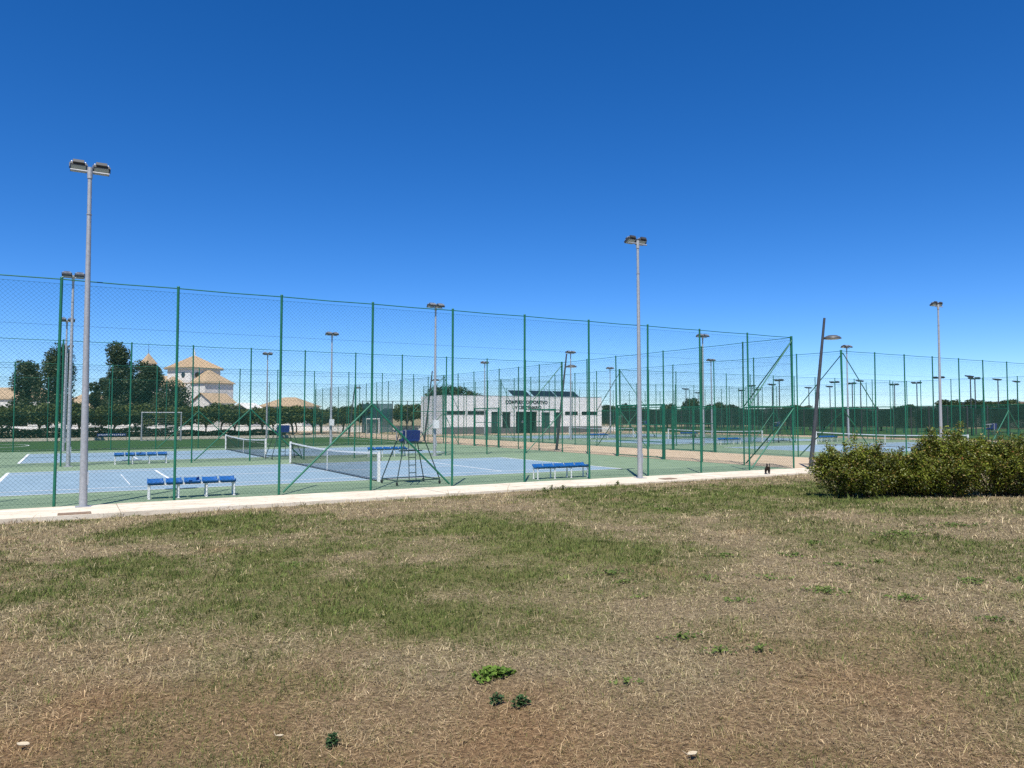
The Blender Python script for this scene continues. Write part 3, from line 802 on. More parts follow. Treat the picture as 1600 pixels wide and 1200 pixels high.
def tile_rolls(parent, x0, x1, y0, y1, z0, z1, ov=.35, sp=.42):
    """raised rolls of the barrel tiles running down each slope of a pyramid roof"""
    x0 -= ov; x1 += ov; y0 -= ov; y1 += ov; xc, yc = (x0 + x1) / 2, (y0 + y1) / 2; mb = MB()
    for side in range(4):
        n_ = int((x1 - x0) / sp)
        for k in range(1, n_):
            f = k / n_; g_ = 1 - abs(2 * f - 1)
            if side in (0, 2): e = Vector((x0 + (x1 - x0) * f, y0 if side == 0 else y1, z0)); top = Vector((e.x, e.y + (yc - e.y) * g_, z0 + (z1 - z0) * g_))
            else: e = Vector((x0 if side == 1 else x1, y0 + (y1 - y0) * f, z0)); top = Vector((e.x + (xc - e.x) * g_, e.y, z0 + (z1 - z0) * g_))
            mb.tube(e, top, .1, .1, 5, False)
    return mb.build('roof_tiles', M['tile'], parent)
CW = M['church_wall']; T_ = M['tile']
ch = thing('church', (-73.0, 172, -.16), R(-30), 'white church with stepped tiled pyramid roofs behind the trees', 'church')
d = 4.0
dr = MB().bbox(-d, d, -d, d, 0, 13.5).build('drum', CW, ch)
rf2 = hip(MB(), -d, d, -d, d, 13.55, 16.6, ov=.6).build('upper_roof', T_, ch); tile_rolls(rf2, -d, d, -d, d, 13.55, 16.6, .6)
MB().bbox(-d - .45, d + .45, -d - .45, d + .45, 13.2, 13.42).build('cornice', M['church_wall'], dr)
MB().lathe([(.3, 0), (.18, .4), (.28, .7), (.05, 1.2), (.04, 1.8)], (0, 0, 16.4), 8).build('finial', M['church_wall'], rf2)
for (cx_, cy_, rz_) in ((1.6, -d - .02, 0), (d + .02, -2.2, math.pi / 2)):
    m_ = MB().tube((0, -.06, 0), (0, .04, 0), .62, None, 14); o = m_.build('oculus', M['dark_glass'], dr); o.location = (cx_, cy_, 11.9); o.rotation_euler = (0, 0, rz_)
MB().bbox(d + .01, d + 4.6, -3.7, 3.9, 0, 10.0).build('wing_wall', CW, ch)
r3 = hip(MB(), d - 2.6, d + 4.6, -3.7, 3.9, 10.05, 13.1).build('wing_roof', T_, ch)
MB().bbox(-2.6, 2.2, -d - 3.6, -d - .01, 0, 9.2).build('porch_wall', CW, ch)
r4 = hip(MB(), -2.6, 2.2, -d - 3.6, -d + 1.2, 9.25, 11.6).build('porch_roof', T_, ch)
MB().bbox(-d - 11, -d - .01, -3.2, 3.2, 0, 9.4).build('nave_wall', CW, ch)
nr = hip(MB(), -d - 11, -d + 2.5, -3.2, 3.2, 9.45, 12.2).build('nave_roof', T_, ch)
for k in range(3): MB().bbox(-d - 4.6 - k * 2.6, -d - 3.8 - k * 2.6, -3.28, -3.2, 5.2, 7.2).build('window', M['dark_glass'], ch)
# annex
an = thing('church_annex', (-66.2, 160, -.16), R(-30), 'small white gabled house in front of the church', 'house')
MB().bbox(-3.2, 3.2, 0, 6, 0, 5.6).build('wall', CW, an); MB().prism([(-3.2, 5.6), (3.2, 5.6), (0, 7.4)], 0.001, .3).build('gable', CW, an)
MB().add([(-3.7, -.4, 5.45), (0, -.4, 7.62), (0, 6.3, 7.62), (-3.7, 6.3, 5.45), (3.7, -.4, 5.45), (3.7, 6.3, 5.45)], [(0, 1, 2, 3), (1, 4, 5, 2)]).build('roof', T_, an)
MB().bbox(.9, 1.9, -.05, .02, 3.1, 4.8).build('window', M['dark_glass'], an)
# side chapel range with lean-to roof
cr_ = thing('church_outbuilding', (-61.6, 166, -.16), R(-30), 'low white outbuilding with tiled roof at right of the church', 'house')
MB().bbox(-3, 3, 0, 8, 0, 4.0).build('wall', CW, cr_); hip(MB(), -3, 3, 0, 8, 4.0, 5.4).build('roof', T_, cr_)
tw = thing('bell_tower', (-85.0, 175, -.16), R(-30), 'slim church bell tower with pointed tiled spire rising behind trees', 'tower')
MB().bbox(-1.5, 1.5, -1.5, 1.5, 0, 13.6).build('shaft', CW, tw); MB().bbox(-1.9, 1.9, -1.9, 1.9, 13.6, 13.95).build('cornice', M['tile'], tw)
MB().bbox(-1.15, 1.15, -1.15, 1.15, 13.95, 14.9).build('belfry', CW, tw); hip(MB(), -1.2, 1.2, -1.2, 1.2, 14.9, 17.4, ov=.2).build('spire', T_, tw)
MB().tube((0, 0, 17.3), (0, 0, 20.0), .06, .03, 6).build('finial', M['dark_steel'], tw)
for rz_ in (0, 1, 2, 3):
    o = MB().bbox(-.4, .4, -1.56, -1.5, 10.6, 12.8).build('bell_opening', M['dark_glass'], tw); o.rotation_euler = (0, 0, rz_ * math.pi / 2)
def house(name, x, y, rz, w_, d_, ze, zr, label, wins=3):
    t = thing(name, (x, y, -.16), rz, label, 'house')
    MB().bbox(-w_ / 2, w_ / 2, 0, d_, 0, ze).build('wall', CW, t)
    hip(MB(), -w_ / 2, w_ / 2, 0, d_, ze, zr).build('roof', T_, t)
    for k in range(wins):
        x_ = -w_ / 2 + w_ * (k + .5) / wins
        w0 = MB().bbox(x_ - .5, x_ + .5, -.03, .02, ze * .45, ze * .45 + 1.4).build('window', M['dark_glass'], t)
        MB().bbox(x_ - .6, x_ + .6, -.08, -.031, ze * .45 - .12, ze * .45 - .01).build('sill', CW, w0)
    return t
house('farmhouse', -117, 170, R(4), 24, 9, 6.6, 9.3, 'long white house with tiled roof at the left edge', 5)
house('farmhouse', -92, 168, R(2), 21, 8, 4.6, 7.6, 'low house with brown tiled roof between the tall trees', 4)
house('villa', -52.5, 170, R(-14), 11, 8, 4.9, 7.0, 'pale house with low tiled hip roof right of the church', 2)
gh = thing('shed', (-58.2, 160, -.16), R(-20), 'small white gabled shed left of the pale tiled house', 'shed')
MB().bbox(-2.4, 2.4, 0, 5, 0, 3.9).build('wall', CW, gh); MB().prism([(-2.8, 3.85), (0, 5.3), (2.8, 3.85), (2.8, 4.05), (0, 5.5), (-2.8, 4.05)], -.2, 5.2).build('roof', CW, gh)
# far right building with brown roof
fb_ = thing('far_hall', (142, 185, -.16), R(-12), 'long far building with brown roof at the right edge', 'building')
MB().bbox(-26, 26, 0, 12, 0, 5.2).build('wall', CW, fb_); MB().bbox(-27, 27, -1, 13, 5.2, 6.3).build('roof', M['brown_roof'], fb_)
for k in range(9): MB().bbox(-24 + k * 5.5, -21.5 + k * 5.5, -.04, .02, 1.6, 3.6).build('window', M['dark_glass'], fb_)
# low white wall behind the orange trees
lw = thing('boundary_wall', (-45, 124, -.16), R(-4), 'low whitewashed wall glimpsed between the orange tree trunks', 'wall')
MB().bbox(-80, 62, 0, .3, 0, .95).build('wall_face', CW, lw); MB().bbox(-80.1, 62.1, -.06, .36, .952, 1.03).build('coping', CW, lw)

# ------------------------------------------------------------------ goals and pitch furniture
def goal(name, x, y, rz, w_, h_, dp, m, label):
    t = thing(name, (x, y, 0), rz, label, 'goal')
    for s in (-1, 1): MB().tube((s * w_ / 2, 0, 0), (s * w_ / 2, 0, h_), .06, None, 8).build('post', m, t)
    MB().tube((-w_ / 2 - .06, 0, h_), (w_ / 2 + .06, 0, h_), .06, None, 8).build('crossbar', m, t)
    bk = MB()
    for s in (-1, 1): bk.tube((s * w_ / 2, 0, h_ - .05), (s * w_ / 2, dp, 0.05), .03, None, 6); bk.tube((s * w_ / 2, 0, .05), (s * w_ / 2, dp, .05), .03, None, 6)
    bk.tube((-w_ / 2, dp, .05), (w_ / 2, dp, .05), .03, None, 6); bk.build('back_frame', m, t)
    nt_ = MB(); k = 0
    x_ = -w_ / 2
    while x_ < w_ / 2: nt_.tube((x_, 0.02, h_ - .05), (x_, dp, .05), .003, None, 3, False); x_ += .16
    for k in range(1, 14): f = k / 14; nt_.tube((-w_ / 2, dp * f, h_ * (1 - f)), (w_ / 2, dp * f, h_ * (1 - f)), .003, None, 3, False)
    nt_.build('net', M['white_tape'], t)
goal('football_goal', *xy(-20.5, 57.6), ANG, 3.5, 2.75, .9, M['galv'], 'grey football goal on the far side of the turf pitch')
goal('football_goal', -19.2, 103.5, R(16), 1.75, 2.05, .9, M['white_paint'], 'white goal in front of blue-green screens left of white building')
# multi-sport cage with blue-green cloth screens
cg = thing('sports_cage', (-19.5, 106, 0), R(14), 'blue-green screened sports cage left of the white building', 'sports cage')
for k in range(6): MB().tube((-1.6 + k * 2.1, 0, -.1), (-1.6 + k * 2.1, 0, 4.6 + (k % 2) * .0), .06, None, 8).build('post', M['dark_steel'], cg)
for k in (0, 1, 4): MB().bbox(-1.54 + k * 2.1, .44 + k * 2.1, -.012, .012, .15, 4.2 - .3 * (k == 4)).build('screen', M['screen_blue'], cg)
MB().tube((-1.6, 0, 4.55), (8.9, 0, 4.55), .035, None, 6).build('rail', M['dark_steel'], cg)
# low white board and blue banner on the pitch edge
t = thing_uv('pitch_board', -36.6, 58.0, 'low white board standing at the far edge of the turf pitch', 'board')
MB().box((0, 0, .28), (2.6, .05, .5)).build('panel', M['white_paint'], t); MB().box((-1.0, .15, .14), (.05, .3, .28)).box((1.0, .15, .14), (.05, .3, .28)).build('foot', M['dark_steel'], t)
t = thing_uv('banner', -24.6, 62.0, 'dark blue banner with white marks hung on the hedge', 'banner')
MB().box((0, 0, .55), (2.5, .03, .26)).build('cloth', M['navy'], t)
mk = MB()
for k in range(14):
    if k != 6: mk.box((-1.1 + k * .17, -.022, .55 + .02 * math.sin(k * 2)), (.09, .008, .09))
mk.build('marking', M['white_tape'], t)
for s in (-1, 1): MB().tube((s * 1.3, .03, -.1), (s * 1.3, .03, .75), .03, None, 6).build('stake', M['dark_steel'], t)

# ------------------------------------------------------------------ dark padel block with green wind screens at the right
def screen_fence(u0, v0, along, n_, step, label, H=4.0, zb=1.35):
    t = thing_uv('screened_fence', u0, v0, label, 'fence', 'fences with dark green wind screens', drz=0 if along == 'u' else math.pi / 2)
    pm = MB().box((0, 0, H / 2 - .05), (.09, .09, H + .1)).mesh('post', M['dark_steel'] if along == 'v' else M['green_steel'])
    sm_ = MB().box((step / 2, 0, (H + zb) / 2), (step - .07, .015, H - zb - .03)).mesh('screen', M['screen'])
    for k in range(n_ + 1): link('post', pm, t, (k * step, 0, 0))
    for k in range(n_):
        if random.random() < .94:
            o = link('screen', sm_, t, (k * step, 0, 0)); q = random.choice((1, 1, .97, .93, .86)); o.scale = (1, 1, q); o.location.z = (1 - q) * zb * random.choice((1, 1.6))
        MB().tube((k * step, 0, .9), ((k + 1) * step, 0, .9), .02, None, 5, False).build('rail', M['dark_steel'], t) if k % 2 == 0 else None
    MB().tube((0, 0, H + .02), (n_ * step, 0, H + .02), .03, None, 6, False).build('top_rail', M['green_steel'], t)
screen_fence(51.6, 8, 'v', 44, 2.0, 'long dark green screened fence across the far lane on the right', 3.5, 1.1)
screen_fence(76.0, 0, 'v', 50, 2.0, 'second dark green screened fence behind the first, far right', 3.7, .9)
for k in range(6): screen_fence(51.8, 14 + 14 * k, 'u', 12, 2.0, ['nearest', 'second', 'third', 'fourth', 'fifth', 'farthest'][k] + ' dark green cross screen between the far padel courts', 3.4, 1.0)
# padel lamp posts
def make_padel_lamp():
    t = link('court_lamp', None)
    MB().tube((0, 0, -.1), (0, 0, 7.3), .09, .07, 8).build('pole', M['dark_steel'], t)
    MB().box((0, 0, 7.32), (1.3, .08, .08)).build('crossbar', M['dark_steel'], t)
    for s in (-1, 1):
        o = MB().box((s * .42, .1, 7.45), (.62, .42, .12), mtx=Matrix.Rotation(R(14), 4, 'X')).build('lamp', M['lamp_body'], t)
        MB().box((s * .42, .12, 7.37), (.54, .34, .02), mtx=Matrix.Rotation(R(14), 4, 'X')).build('lens', M['lamp_glass'], o)
    return t
pl = make_padel_lamp(); fp = [False]
for (px, Y) in [(1072, 137), (1091, 159), (1159, 144), (1175, 123), (1185, 140), (1207, 118), (1218, 104), (1264, 131), (1297, 126), (1305, 110), (1332, 114), (1345, 106), (1398, 118), (1433, 112), (1468, 97), (1517, 94), (1524, 99), (1560, 102), (1590, 108)]:
    o = pl if not fp[0] else copy_tree(pl); fp[0] = True
    tag(o, 'dark twin-head court lamp standing among the far green screens', 'court lamp', 'court lamps of the far padel block')
    o.location = ((px - 800) / 1172 * Y, Y, 0); o.rotation_euler = (0, 0, ANG + math.pi / 2 * (random.random() < .5) + random.gauss(0, .05))

# ------------------------------------------------------------------ trees
def crown_mesh(name, blobs, n, size, c_lo, c_hi, shell=.5, m='leaf', asp=.6):
    P, idx, r = blob_points(blobs, n, shell)
    Q = leaf_quads(P, size * (0.65 + .7 * rng.random(n)), .45, asp)
    t = rng.random(n)[:, None] * .7 + .3 * rng.random(len(blobs))[idx][:, None]
    col = np.array(c_lo) * (1 - t) + np.array(c_hi) * t
    return quad_mesh(name, Q, M[m], col)
def trunk_mesh(h, r, limbs, lean=.1):
    mb = MB(); p = Vector((0, 0, -.3)); pts = [p]
    for k in range(4): p = Vector((random.gauss(0, lean) * h * .2, random.gauss(0, lean) * h * .2, h * (k + 1) / 4)); pts.append(p)
    for k in range(4): mb.tube(pts[k], pts[k + 1], r * (1 - .16 * k), r * (1 - .16 * (k + 1)), 8)
    for e in limbs: mb.tube(pts[2], e, r * .5, r * .15, 6)
    return mb.mesh('trunk', M['bark'])
def round_blobs(z, rx, rz, k, jit=.65):
    b = [(0, 0, z, rx * .72, rx * .72, rz * .72)]
    for i in range(k):
        a = random.random() * 6.283; q = random.uniform(.35, jit); e = random.uniform(-.5, .75)
        b.append((math.cos(a) * rx * q, math.sin(a) * rx * q, z + e * rz * .75, rx * random.uniform(.26, .42), rx * random.uniform(.26, .42), rz * random.uniform(.26, .42)))
    return b
ORG = []
for k in range(3):
    cm = crown_mesh('crown', round_blobs(2.45, 2.2, 1.5, 22), 4200, .27, (0.028, 0.044, 0.010), (0.125, 0.15, 0.032))
    tm = trunk_mesh(1.9, .13, [Vector((random.uniform(-.8, .8), random.uniform(-.8, .8), 2.4)) for _ in range(4)])
    ORG.append((cm, tm))
def tree(name, x, y, data, sc, label, group=None, cat='tree', z=-.16):
    t = thing(name, (x, y, z), random.random() * 6.28, label, cat, group)
    t.scale = (sc[0], sc[0], sc[1])
    link('crown', data[0], t); link('trunk', data[1], t)
    return t
k = 0
for row, (v0, off) in enumerate([(80, 0.0), (87, 1.6)]):
    u = -62 + off
    while u < 9:
        x, y = xy(u, v0 + random.gauss(0, .5))
        tree('orange_tree', x, y, ORG[k % 3], (random.uniform(.98, 1.25), random.uniform(.92, 1.18)), 'round-crowned orange tree in the rows behind the turf pitch', 'orange trees behind the pitch')
        u += random.uniform(3.2, 3.9); k += 1
for (x, y) in [(-13.5, 118), (-17, 121), (-22, 116), (-10.5, 123)]:
    tree('orange_tree', x, y, ORG[k % 3], (1.15, 1.25), 'dark round tree beside the left end of the white building', 'trees beside the white building'); k += 1

def tall_blobs(h, w_, k, seed):
    random.seed(seed); b = []
    for i in range(k):
        f = random.random(); z = h * (.22 + .74 * f); ww = w_ * (.55 + .45 * math.sin(math.pi * min(1, f * 1.05 + .12))) * .5
        a = random.random() * 6.283; q = random.random() ** .6
        r_ = w_ * random.uniform(.09, .25)
        b.append((math.cos(a) * ww * q * .8, math.sin(a) * ww * q * .8, z, r_, r_, r_ * random.uniform(.9, 1.5)))
    return b
def tall(x, y, h, w_, label, seed, k=40, n=5200, c=((0.014, 0.026, 0.012), (0.075, 0.100, 0.036))):
    bl = tall_blobs(h, w_ * 1.22, k, seed)
    cm = crown_mesh('crown', bl, int(n * 1.9), .42, c[0], c[1], .3)
    tm = trunk_mesh(h * .62, .32, [Vector((b[0], b[1], b[2])) for b in bl[:7]])
    t = thing('tall_tree', (x, y, -.16), 0, label, 'tree', 'tall dark trees before the church')
    link('crown', cm, t); link('trunk', tm, t)
tall(-91.5, 141, 12.6, 5.4, 'tall dark tree, farthest left of those before the houses', 3)
tall(-85.0, 140, 14.8, 6.6, 'tall dark broad tree behind the left light masts', 5, 52, 7000)
tall(-78.3, 142, 10.0, 3.8, 'narrow dark tree just left of the tallest tree', 8, 26, 3000)
tall(-73.6, 140, 15.8, 6.2, 'tallest dark tree, left of the bell tower', 12, 52, 7000)
tall(-68.6, 141, 12.8, 5.6, 'dense dark tree hiding the left side of the church', 21, 56, 7600)
tall(-63.0, 139, 7.4, 7.4, 'wide low dark tree in front of the church', 31, 40, 5200)
random.seed(99)
RT = []
for k in range(4):
    cm = crown_mesh('crown', round_blobs(4.2, 3.2, 2.6, 16), 3200, .46, (0.016, 0.030, 0.010), (0.075, 0.100, 0.028), .4)
    RT.append((cm, trunk_mesh(3.0, .22, [Vector((random.uniform(-1.5, 1.5), random.uniform(-1.5, 1.5), 4)) for _ in range(4)])))
tree('broad_tree', -13.0, 150, RT[0], (1.55, 1.38), 'broad green tree rising behind the left roof of the white building')
tree('broad_tree', -8.6, 151, RT[1], (1.0, 1.2), 'smaller green tree behind the roof of the white building')
i = 0
for (x, y, s_, h_) in [(18, 138, .75, .75), (22, 140, .7, .78), (26, 142, .7, .66), (31, 150, .8, .82), (35.5, 150, .75, 1.0), (41.5, 152, .85, .86), (46, 155, .8, .8), (51, 158, .7, .66)]:
    tree('broad_tree', x, y, RT[i % 4], (s_, h_), 'dark green tree in the clump right of the white building', 'trees right of the white building'); i += 1
x = 56.0
while x < 185:
    tree('broad_tree', x, 188 + random.uniform(-10, 14), RT[i % 4], (random.uniform(.85, 1.3), random.uniform(.62, .92)), 'dark tree in the far belt along the right horizon', 'trees along the right horizon'); i += 1
    x += random.uniform(4.5, 7.5)
v_ = 6.0
while v_ < 112:
    x_, y_ = xy(88 + random.uniform(-3, 5), v_)
    tree('broad_tree', x_, y_, RT[i % 4], (random.uniform(.62, .95), random.uniform(.48, .70)), 'low dark tree right behind the far padel screens', 'trees behind the padel screens'); i += 1
    v_ += random.uniform(3.2, 5.2)
for (x, y) in [(104, 178), (110, 176), (116, 177)]:
    tree('broad_tree', x, y, RT[i % 4], (1.2, 1.05), 'taller dark tree before the far brown-roofed building', 'trees before the far hall'); i += 1
x = -150
while x < -20:
    tree('broad_tree', x, 215 + random.uniform(-8, 12), RT[i % 4], (1.3, random.uniform(.6, .8)), 'dark tree in the far belt behind the church', 'trees behind the church'); i += 1
    x += random.uniform(6, 9)

# clipped hedge along the far side of the pitch
def hedge(u0, u1, v0, h, d_, label):
    t = thing_uv('hedge', u0, v0, label, 'hedge', z=-.1)
    L = u1 - u0
    n = int(L * 620)
    P = np.stack([rng.random(n) * L, (rng.random(n) - .5) * d_, rng.random(n) ** .6 * h], 1)
    P[:, 2] += .10 * np.sin(P[:, 0] * 1.7) * (P[:, 2] > h * .7)
    q = leaf_quads(P, .16 + .10 * rng.random(n), .4, .65)
    tt = rng.random(n)[:, None]
    col = np.array((0.010, 0.018, 0.007)) * (1 - tt) + np.array((0.030, 0.045, 0.014)) * tt
    link('foliage', quad_mesh('foliage', q, M['hedge_leaf'], col), t)
    st = MB()
    for k in range(int(L / 1.2)): st.tube((k * 1.2 + .4, 0, -.1), (k * 1.2 + .4 + random.gauss(0, .1), 0, h * .7), .03, .015, 5)
    st.build('stems', M['bark'], t)
hedge(-75, -18.5, 63.6, 1.3, 1.0, 'dark clipped hedge along the far side of the turf pitch')
hedge(-18.2, -7, 64.2, .95, .8, 'shorter dark hedge section at the right of the turf pitch')

# ------------------------------------------------------------------ flowering shrubs at right
def shrub(x, y, blobs, n, label, seed, fruits=0):
    global rng
    z0 = float(lawn_z(np.array([x]), np.array([y]))[0])
    t = thing('pomegranate_shrub', (x, y, z0), 0, label, 'shrub', 'shrubs beside the path')
    r0 = np.random.default_rng(seed); blobs = [(b[0] * .97, b[1] * .97, b[2] * .92, b[3] * .97, b[4] * .97, b[5] * .92) for b in blobs]
    B = np.array(blobs, float)
    st = MB(); tips = []
    for (bx, by, bz, rx, ry, rz) in blobs:
        for _ in range(22):
            dd = rand_unit(1)[0]; dd[2] = abs(dd[2]) * .9 + .1 * (dd[2] < 0)
            e = Vector((bx + dd[0] * rx * 1.08, by + dd[1] * ry * 1.08, max(.12, bz + dd[2] * rz * (1.06 + .62 * r0.random() ** 3))))
            s_ = Vector((bx * .75 + r0.normal() * .12, by * .75 + r0.normal() * .12, -.05)); m_ = s_.lerp(e, .55) + Vector((r0.normal() * .06, r0.normal() * .06, .10))
            st.tube(s_, m_, .013, .008, 4, False); st.tube(m_, e, .008, .003, 4, False); tips.append((m_, e))
    st.build('stems', M['bark'], t)
    nt_ = int(n * .55); nb_ = n - nt_
    ti = r0.integers(0, len(tips), nt_); f = r0.random(nt_) ** .7
    A = np.array([tuple(a) for a, b in tips]); E_ = np.array([tuple(b) for a, b in tips])
    P1 = A[ti] * (1 - f)[:, None] + E_[ti] * f[:, None] + r0.normal(size=(nt_, 3)) * .055
    P2, idx, rr = blob_points([(b[0], b[1], b[2] * .93, b[3] * .96, b[4] * .96, b[5] * .96) for b in blobs], nb_, .55)
    P = np.concatenate([P1, P2]); P[:, 2] = np.maximum(P[:, 2], .03 + .1 * rng.random(len(P)))
    Q = leaf_quads(P, .062 * (.6 + .8 * rng.random(n)), .25, .42)
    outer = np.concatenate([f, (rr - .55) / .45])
    tt = np.clip(.15 + .55 * rng.random(n) + .3 * (outer - .5), 0, 1)[:, None]  # outer leaves coloured lighter, inner ones darker: sunlit tops and inner shade painted in
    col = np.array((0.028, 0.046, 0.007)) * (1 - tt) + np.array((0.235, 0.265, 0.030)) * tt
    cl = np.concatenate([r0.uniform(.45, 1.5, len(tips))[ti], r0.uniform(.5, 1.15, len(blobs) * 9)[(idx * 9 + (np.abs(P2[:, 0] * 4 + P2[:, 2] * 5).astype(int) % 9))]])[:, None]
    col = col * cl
    yel = (rng.random(n) < .07 + .10 * (outer > .8))[:, None]
    col = np.where(yel, np.array((0.22, 0.15, 0.035)) * (.7 + .5 * rng.random((n, 1))), col)
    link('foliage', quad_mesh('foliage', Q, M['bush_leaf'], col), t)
    for k in range(fruits):
        b = blobs[r0.integers(0, len(blobs))]
        o = MB().lathe([(.001, -.034), (.024, -.022), (.034, 0), (.026, .022), (.010, .034), (.013, .046)], (0, 0, 0), 10).build('fruit', M['fruit'], t)
        o.location = (b[0] + r0.normal() * .15, b[1] - b[4] * .98, b[2] + r0.uniform(-.3, .2))
shrub(9.27, 19.49, [(-.75, .1, .62, .72, .75, .62), (-.2, -.2, .72, .75, .8, .68), (.45, .1, .62, .75, .8, .62), (.95, -.2, .6, .65, .7, .56), (-.95, .3, .85, .4, .45, .42), (.1, .2, 1.0, .5, .5, .42)], 40000, 'leftmost olive-green shrub of the clump beside the path', 41)
shrub(10.92, 19.11, [(-.6, 0, .6, .65, .75, .6), (.1, -.2, .66, .7, .8, .66), (.35, .1, 1.05, .6, .6, .62), (.75, .1, 1.15, .5, .55, .58), (0, .3, 1.2, .5, .5, .48)], 38000, 'tallest olive-green shrub with a red fruit, middle of the clump', 42, 2)
shrub(12.52, 18.92, [(-.65, 0, .66, .7, .75, .64), (.0, -.2, .74, .75, .8, .72), (.6, .1, .8, .75, .8, .76), (-.2, .2, 1.05, .55, .55, .5), (.7, .2, 1.1, .55, .55, .46)], 36000, 'rightmost olive-green shrub of the clump, cut by the picture edge', 43, 1)
shrub(14.03, 18.83, [(-.5, 0, .7, .75, .75, .68), (.3, -.2, .74, .75, .8, .72), (.1, .2, 1.0, .6, .6, .5)], 14000, 'olive-green shrub beyond the right picture edge of the clump', 44)

# ------------------------------------------------------------------ grass blades
def hf(x, y, freq, seed):
    r = np.random.default_rng(seed); T = r.random((256, 256)); X = (x + 200) * freq; Y = (y + 200) * freq
    xi = np.floor(X).astype(int); yi = np.floor(Y).astype(int); fx = X - xi; fy = Y - yi
    return (T[xi % 256, yi % 256] * (1 - fx) + T[(xi + 1) % 256, yi % 256] * fx) * (1 - fy) + (T[xi % 256, (yi + 1) % 256] * (1 - fx) + T[(xi + 1) % 256, (yi + 1) % 256] * fx) * fy
def make_grass(nt=66000, per=8, loose=170000):
    ymin, ymax = 3.3, 44.0
    def spread(n): Y = ymin * (ymax / ymin) ** (rng.random(n) ** 0.98); return (rng.random(n) * 2 - 1) * (.75 * Y + 1.0), Y
    tx, ty = spread(nt); td = np.hypot(tx, ty)
    th = np.exp(rng.normal(size=nt) * .38); tl = rng.random(nt) * 6.283; tb = np.clip(1 + rng.normal(size=nt) * .30, .45, 1.8)
    tg = rng.random(nt)                                     # dry or green tuft
    rep_ = lambda a: np.repeat(a, per)
    off = rng.normal(size=(nt * per, 2)) * (.016 + .0022 * rep_(td))[:, None]
    lx, ly = spread(loose)
    X = np.concatenate([rep_(tx) + off[:, 0], lx]); Y = np.concatenate([rep_(ty) + off[:, 1], ly])
    th = np.concatenate([rep_(th), np.ones(loose)]); tl = np.concatenate([rep_(tl), rng.random(loose) * 6.283]); tb = np.concatenate([rep_(tb), np.clip(1 + rng.normal(size=loose) * .25, .5, 1.7)])
    tg = np.concatenate([rep_(tg), rng.random(loose)]); lo = np.concatenate([np.zeros(nt * per, bool), np.ones(loose, bool)])
    _, v = uv(X, Y); dens = hf(X, Y, 3.0, 71) * .55 + hf(X, Y, 8.0, 72) * .45
    ba = samp(BARE, X, Y)
    keep = (v < PATH_NEAR + .05 * np.sin(X * 3.1) + .04 * np.sin(X * 7.7)) & (rng.random(len(X)) > ba * .40) & (lo | (rng.random(len(X)) < .45 + 1.1 * dens))
    X, Y, v, th, tl, tb, tg, lo, ba, dens = (a[keep] for a in (X, Y, v, th, tl, tb, tg, lo, ba, dens))
    gr = samp(GR, X, Y); n3 = samp(N3, X, Y); n2 = samp(N2, X, Y)
    n = len(X); Z = np.where(v > PATH_NEAR - .01, -.03, lawn_z(X, Y))
    speck = hf(X, Y, 1.7, 73) * .6 + hf(X, Y, 5.0, 74) * .4          # scattered green tufts in the dry parts
    gp = np.clip(gr * 1.25 + np.clip(speck - .56, 0, 1) * 1.7 * (1 - ba), .02, .90)
    isg = tg < gp
    d = np.hypot(X, Y)
    edge = np.exp(-np.maximum(0, PATH_NEAR - v) / .18)
    L = np.where(isg, .026 + .040 * rng.random(n) * (.5 + gr), .022 + .060 * rng.random(n) ** 1.5) * (.6 + .8 * n3) * th * (1 + .6 * edge * rng.random(n))
    L *= np.clip(.62 + .030 * d, .66, 1.3)
    wdt = (.0009 + .0009 * rng.random(n)) * np.where(isg, 1.15, 1.0) + .00030 * np.maximum(0, d - 4)
    flat = (rng.random(n) < np.where(lo, .85, .35)) & (~isg)
    tilt = np.where(isg, .3 + .8 * rng.random(n), np.where(flat, 1.25 + .3 * rng.random(n), .35 + .9 * rng.random(n)))
    L = np.where(flat, L * 1.12, L)
    wind = tl + rng.normal(size=n) * .9
    dx, dy = np.cos(wind), np.sin(wind)
    rot = np.where(flat, wind + 1.57, rng.random(n) * 6.283); sx, sy = np.cos(rot), np.sin(rot)
    base = np.stack([X, Y, Z - .003 + np.where(flat, .004 + .022 * rng.random(n), 0)], 1)
    h1 = np.stack([dx * np.sin(tilt * .6), dy * np.sin(tilt * .6), np.cos(tilt * .6)], 1)
    h1 = np.where(flat[:, None], np.stack([dx, dy, .12 + 0 * dx], 1), h1)
    t2 = np.minimum(tilt * 1.35, 1.66)
    h2 = np.stack([dx * np.sin(t2), dy * np.sin(t2), np.cos(t2)], 1)
    s = np.stack([sx, sy, np.zeros(n)], 1) * wdt[:, None]
    mid = base + h1 * (L * .5)[:, None]; tip = mid + h2 * (L * .5)[:, None]
    VV = np.stack([base - s, base + s, mid + s * .8, mid - s * .8, tip], 1).reshape(-1, 3)
    b = np.arange(n)[:, None] * 5
    loops = np.concatenate([b + np.array([[0, 1, 2, 3]]), b + np.array([[3, 2, 4]])], 1).ravel()
    starts = np.stack([np.arange(n) * 7, np.arange(n) * 7 + 4], 1).ravel(); totals = np.tile([4, 3], n)
    t = rng.random(n)[:, None]
    green = np.array((0.060, 0.094, 0.022)) * (1 - t) + np.array((0.165, 0.195, 0.052)) * t
    straw = np.array((0.27, 0.205, 0.11)) * (1 - t ** 1.6) + np.array((0.66, 0.545, 0.335)) * t ** 1.6
    grey = np.array((0.16, 0.155, 0.062)) * (1 - t) + np.array((0.34, 0.305, 0.14)) * t
    col = np.where(isg[:, None], green, np.where((rng.random(n) < .20 + .35 * (n2 > .52))[:, None], grey, straw)) * tb[:, None]
    col = col * (1 - (ba * (~isg))[:, None] * np.array([.10, .22, .30]))
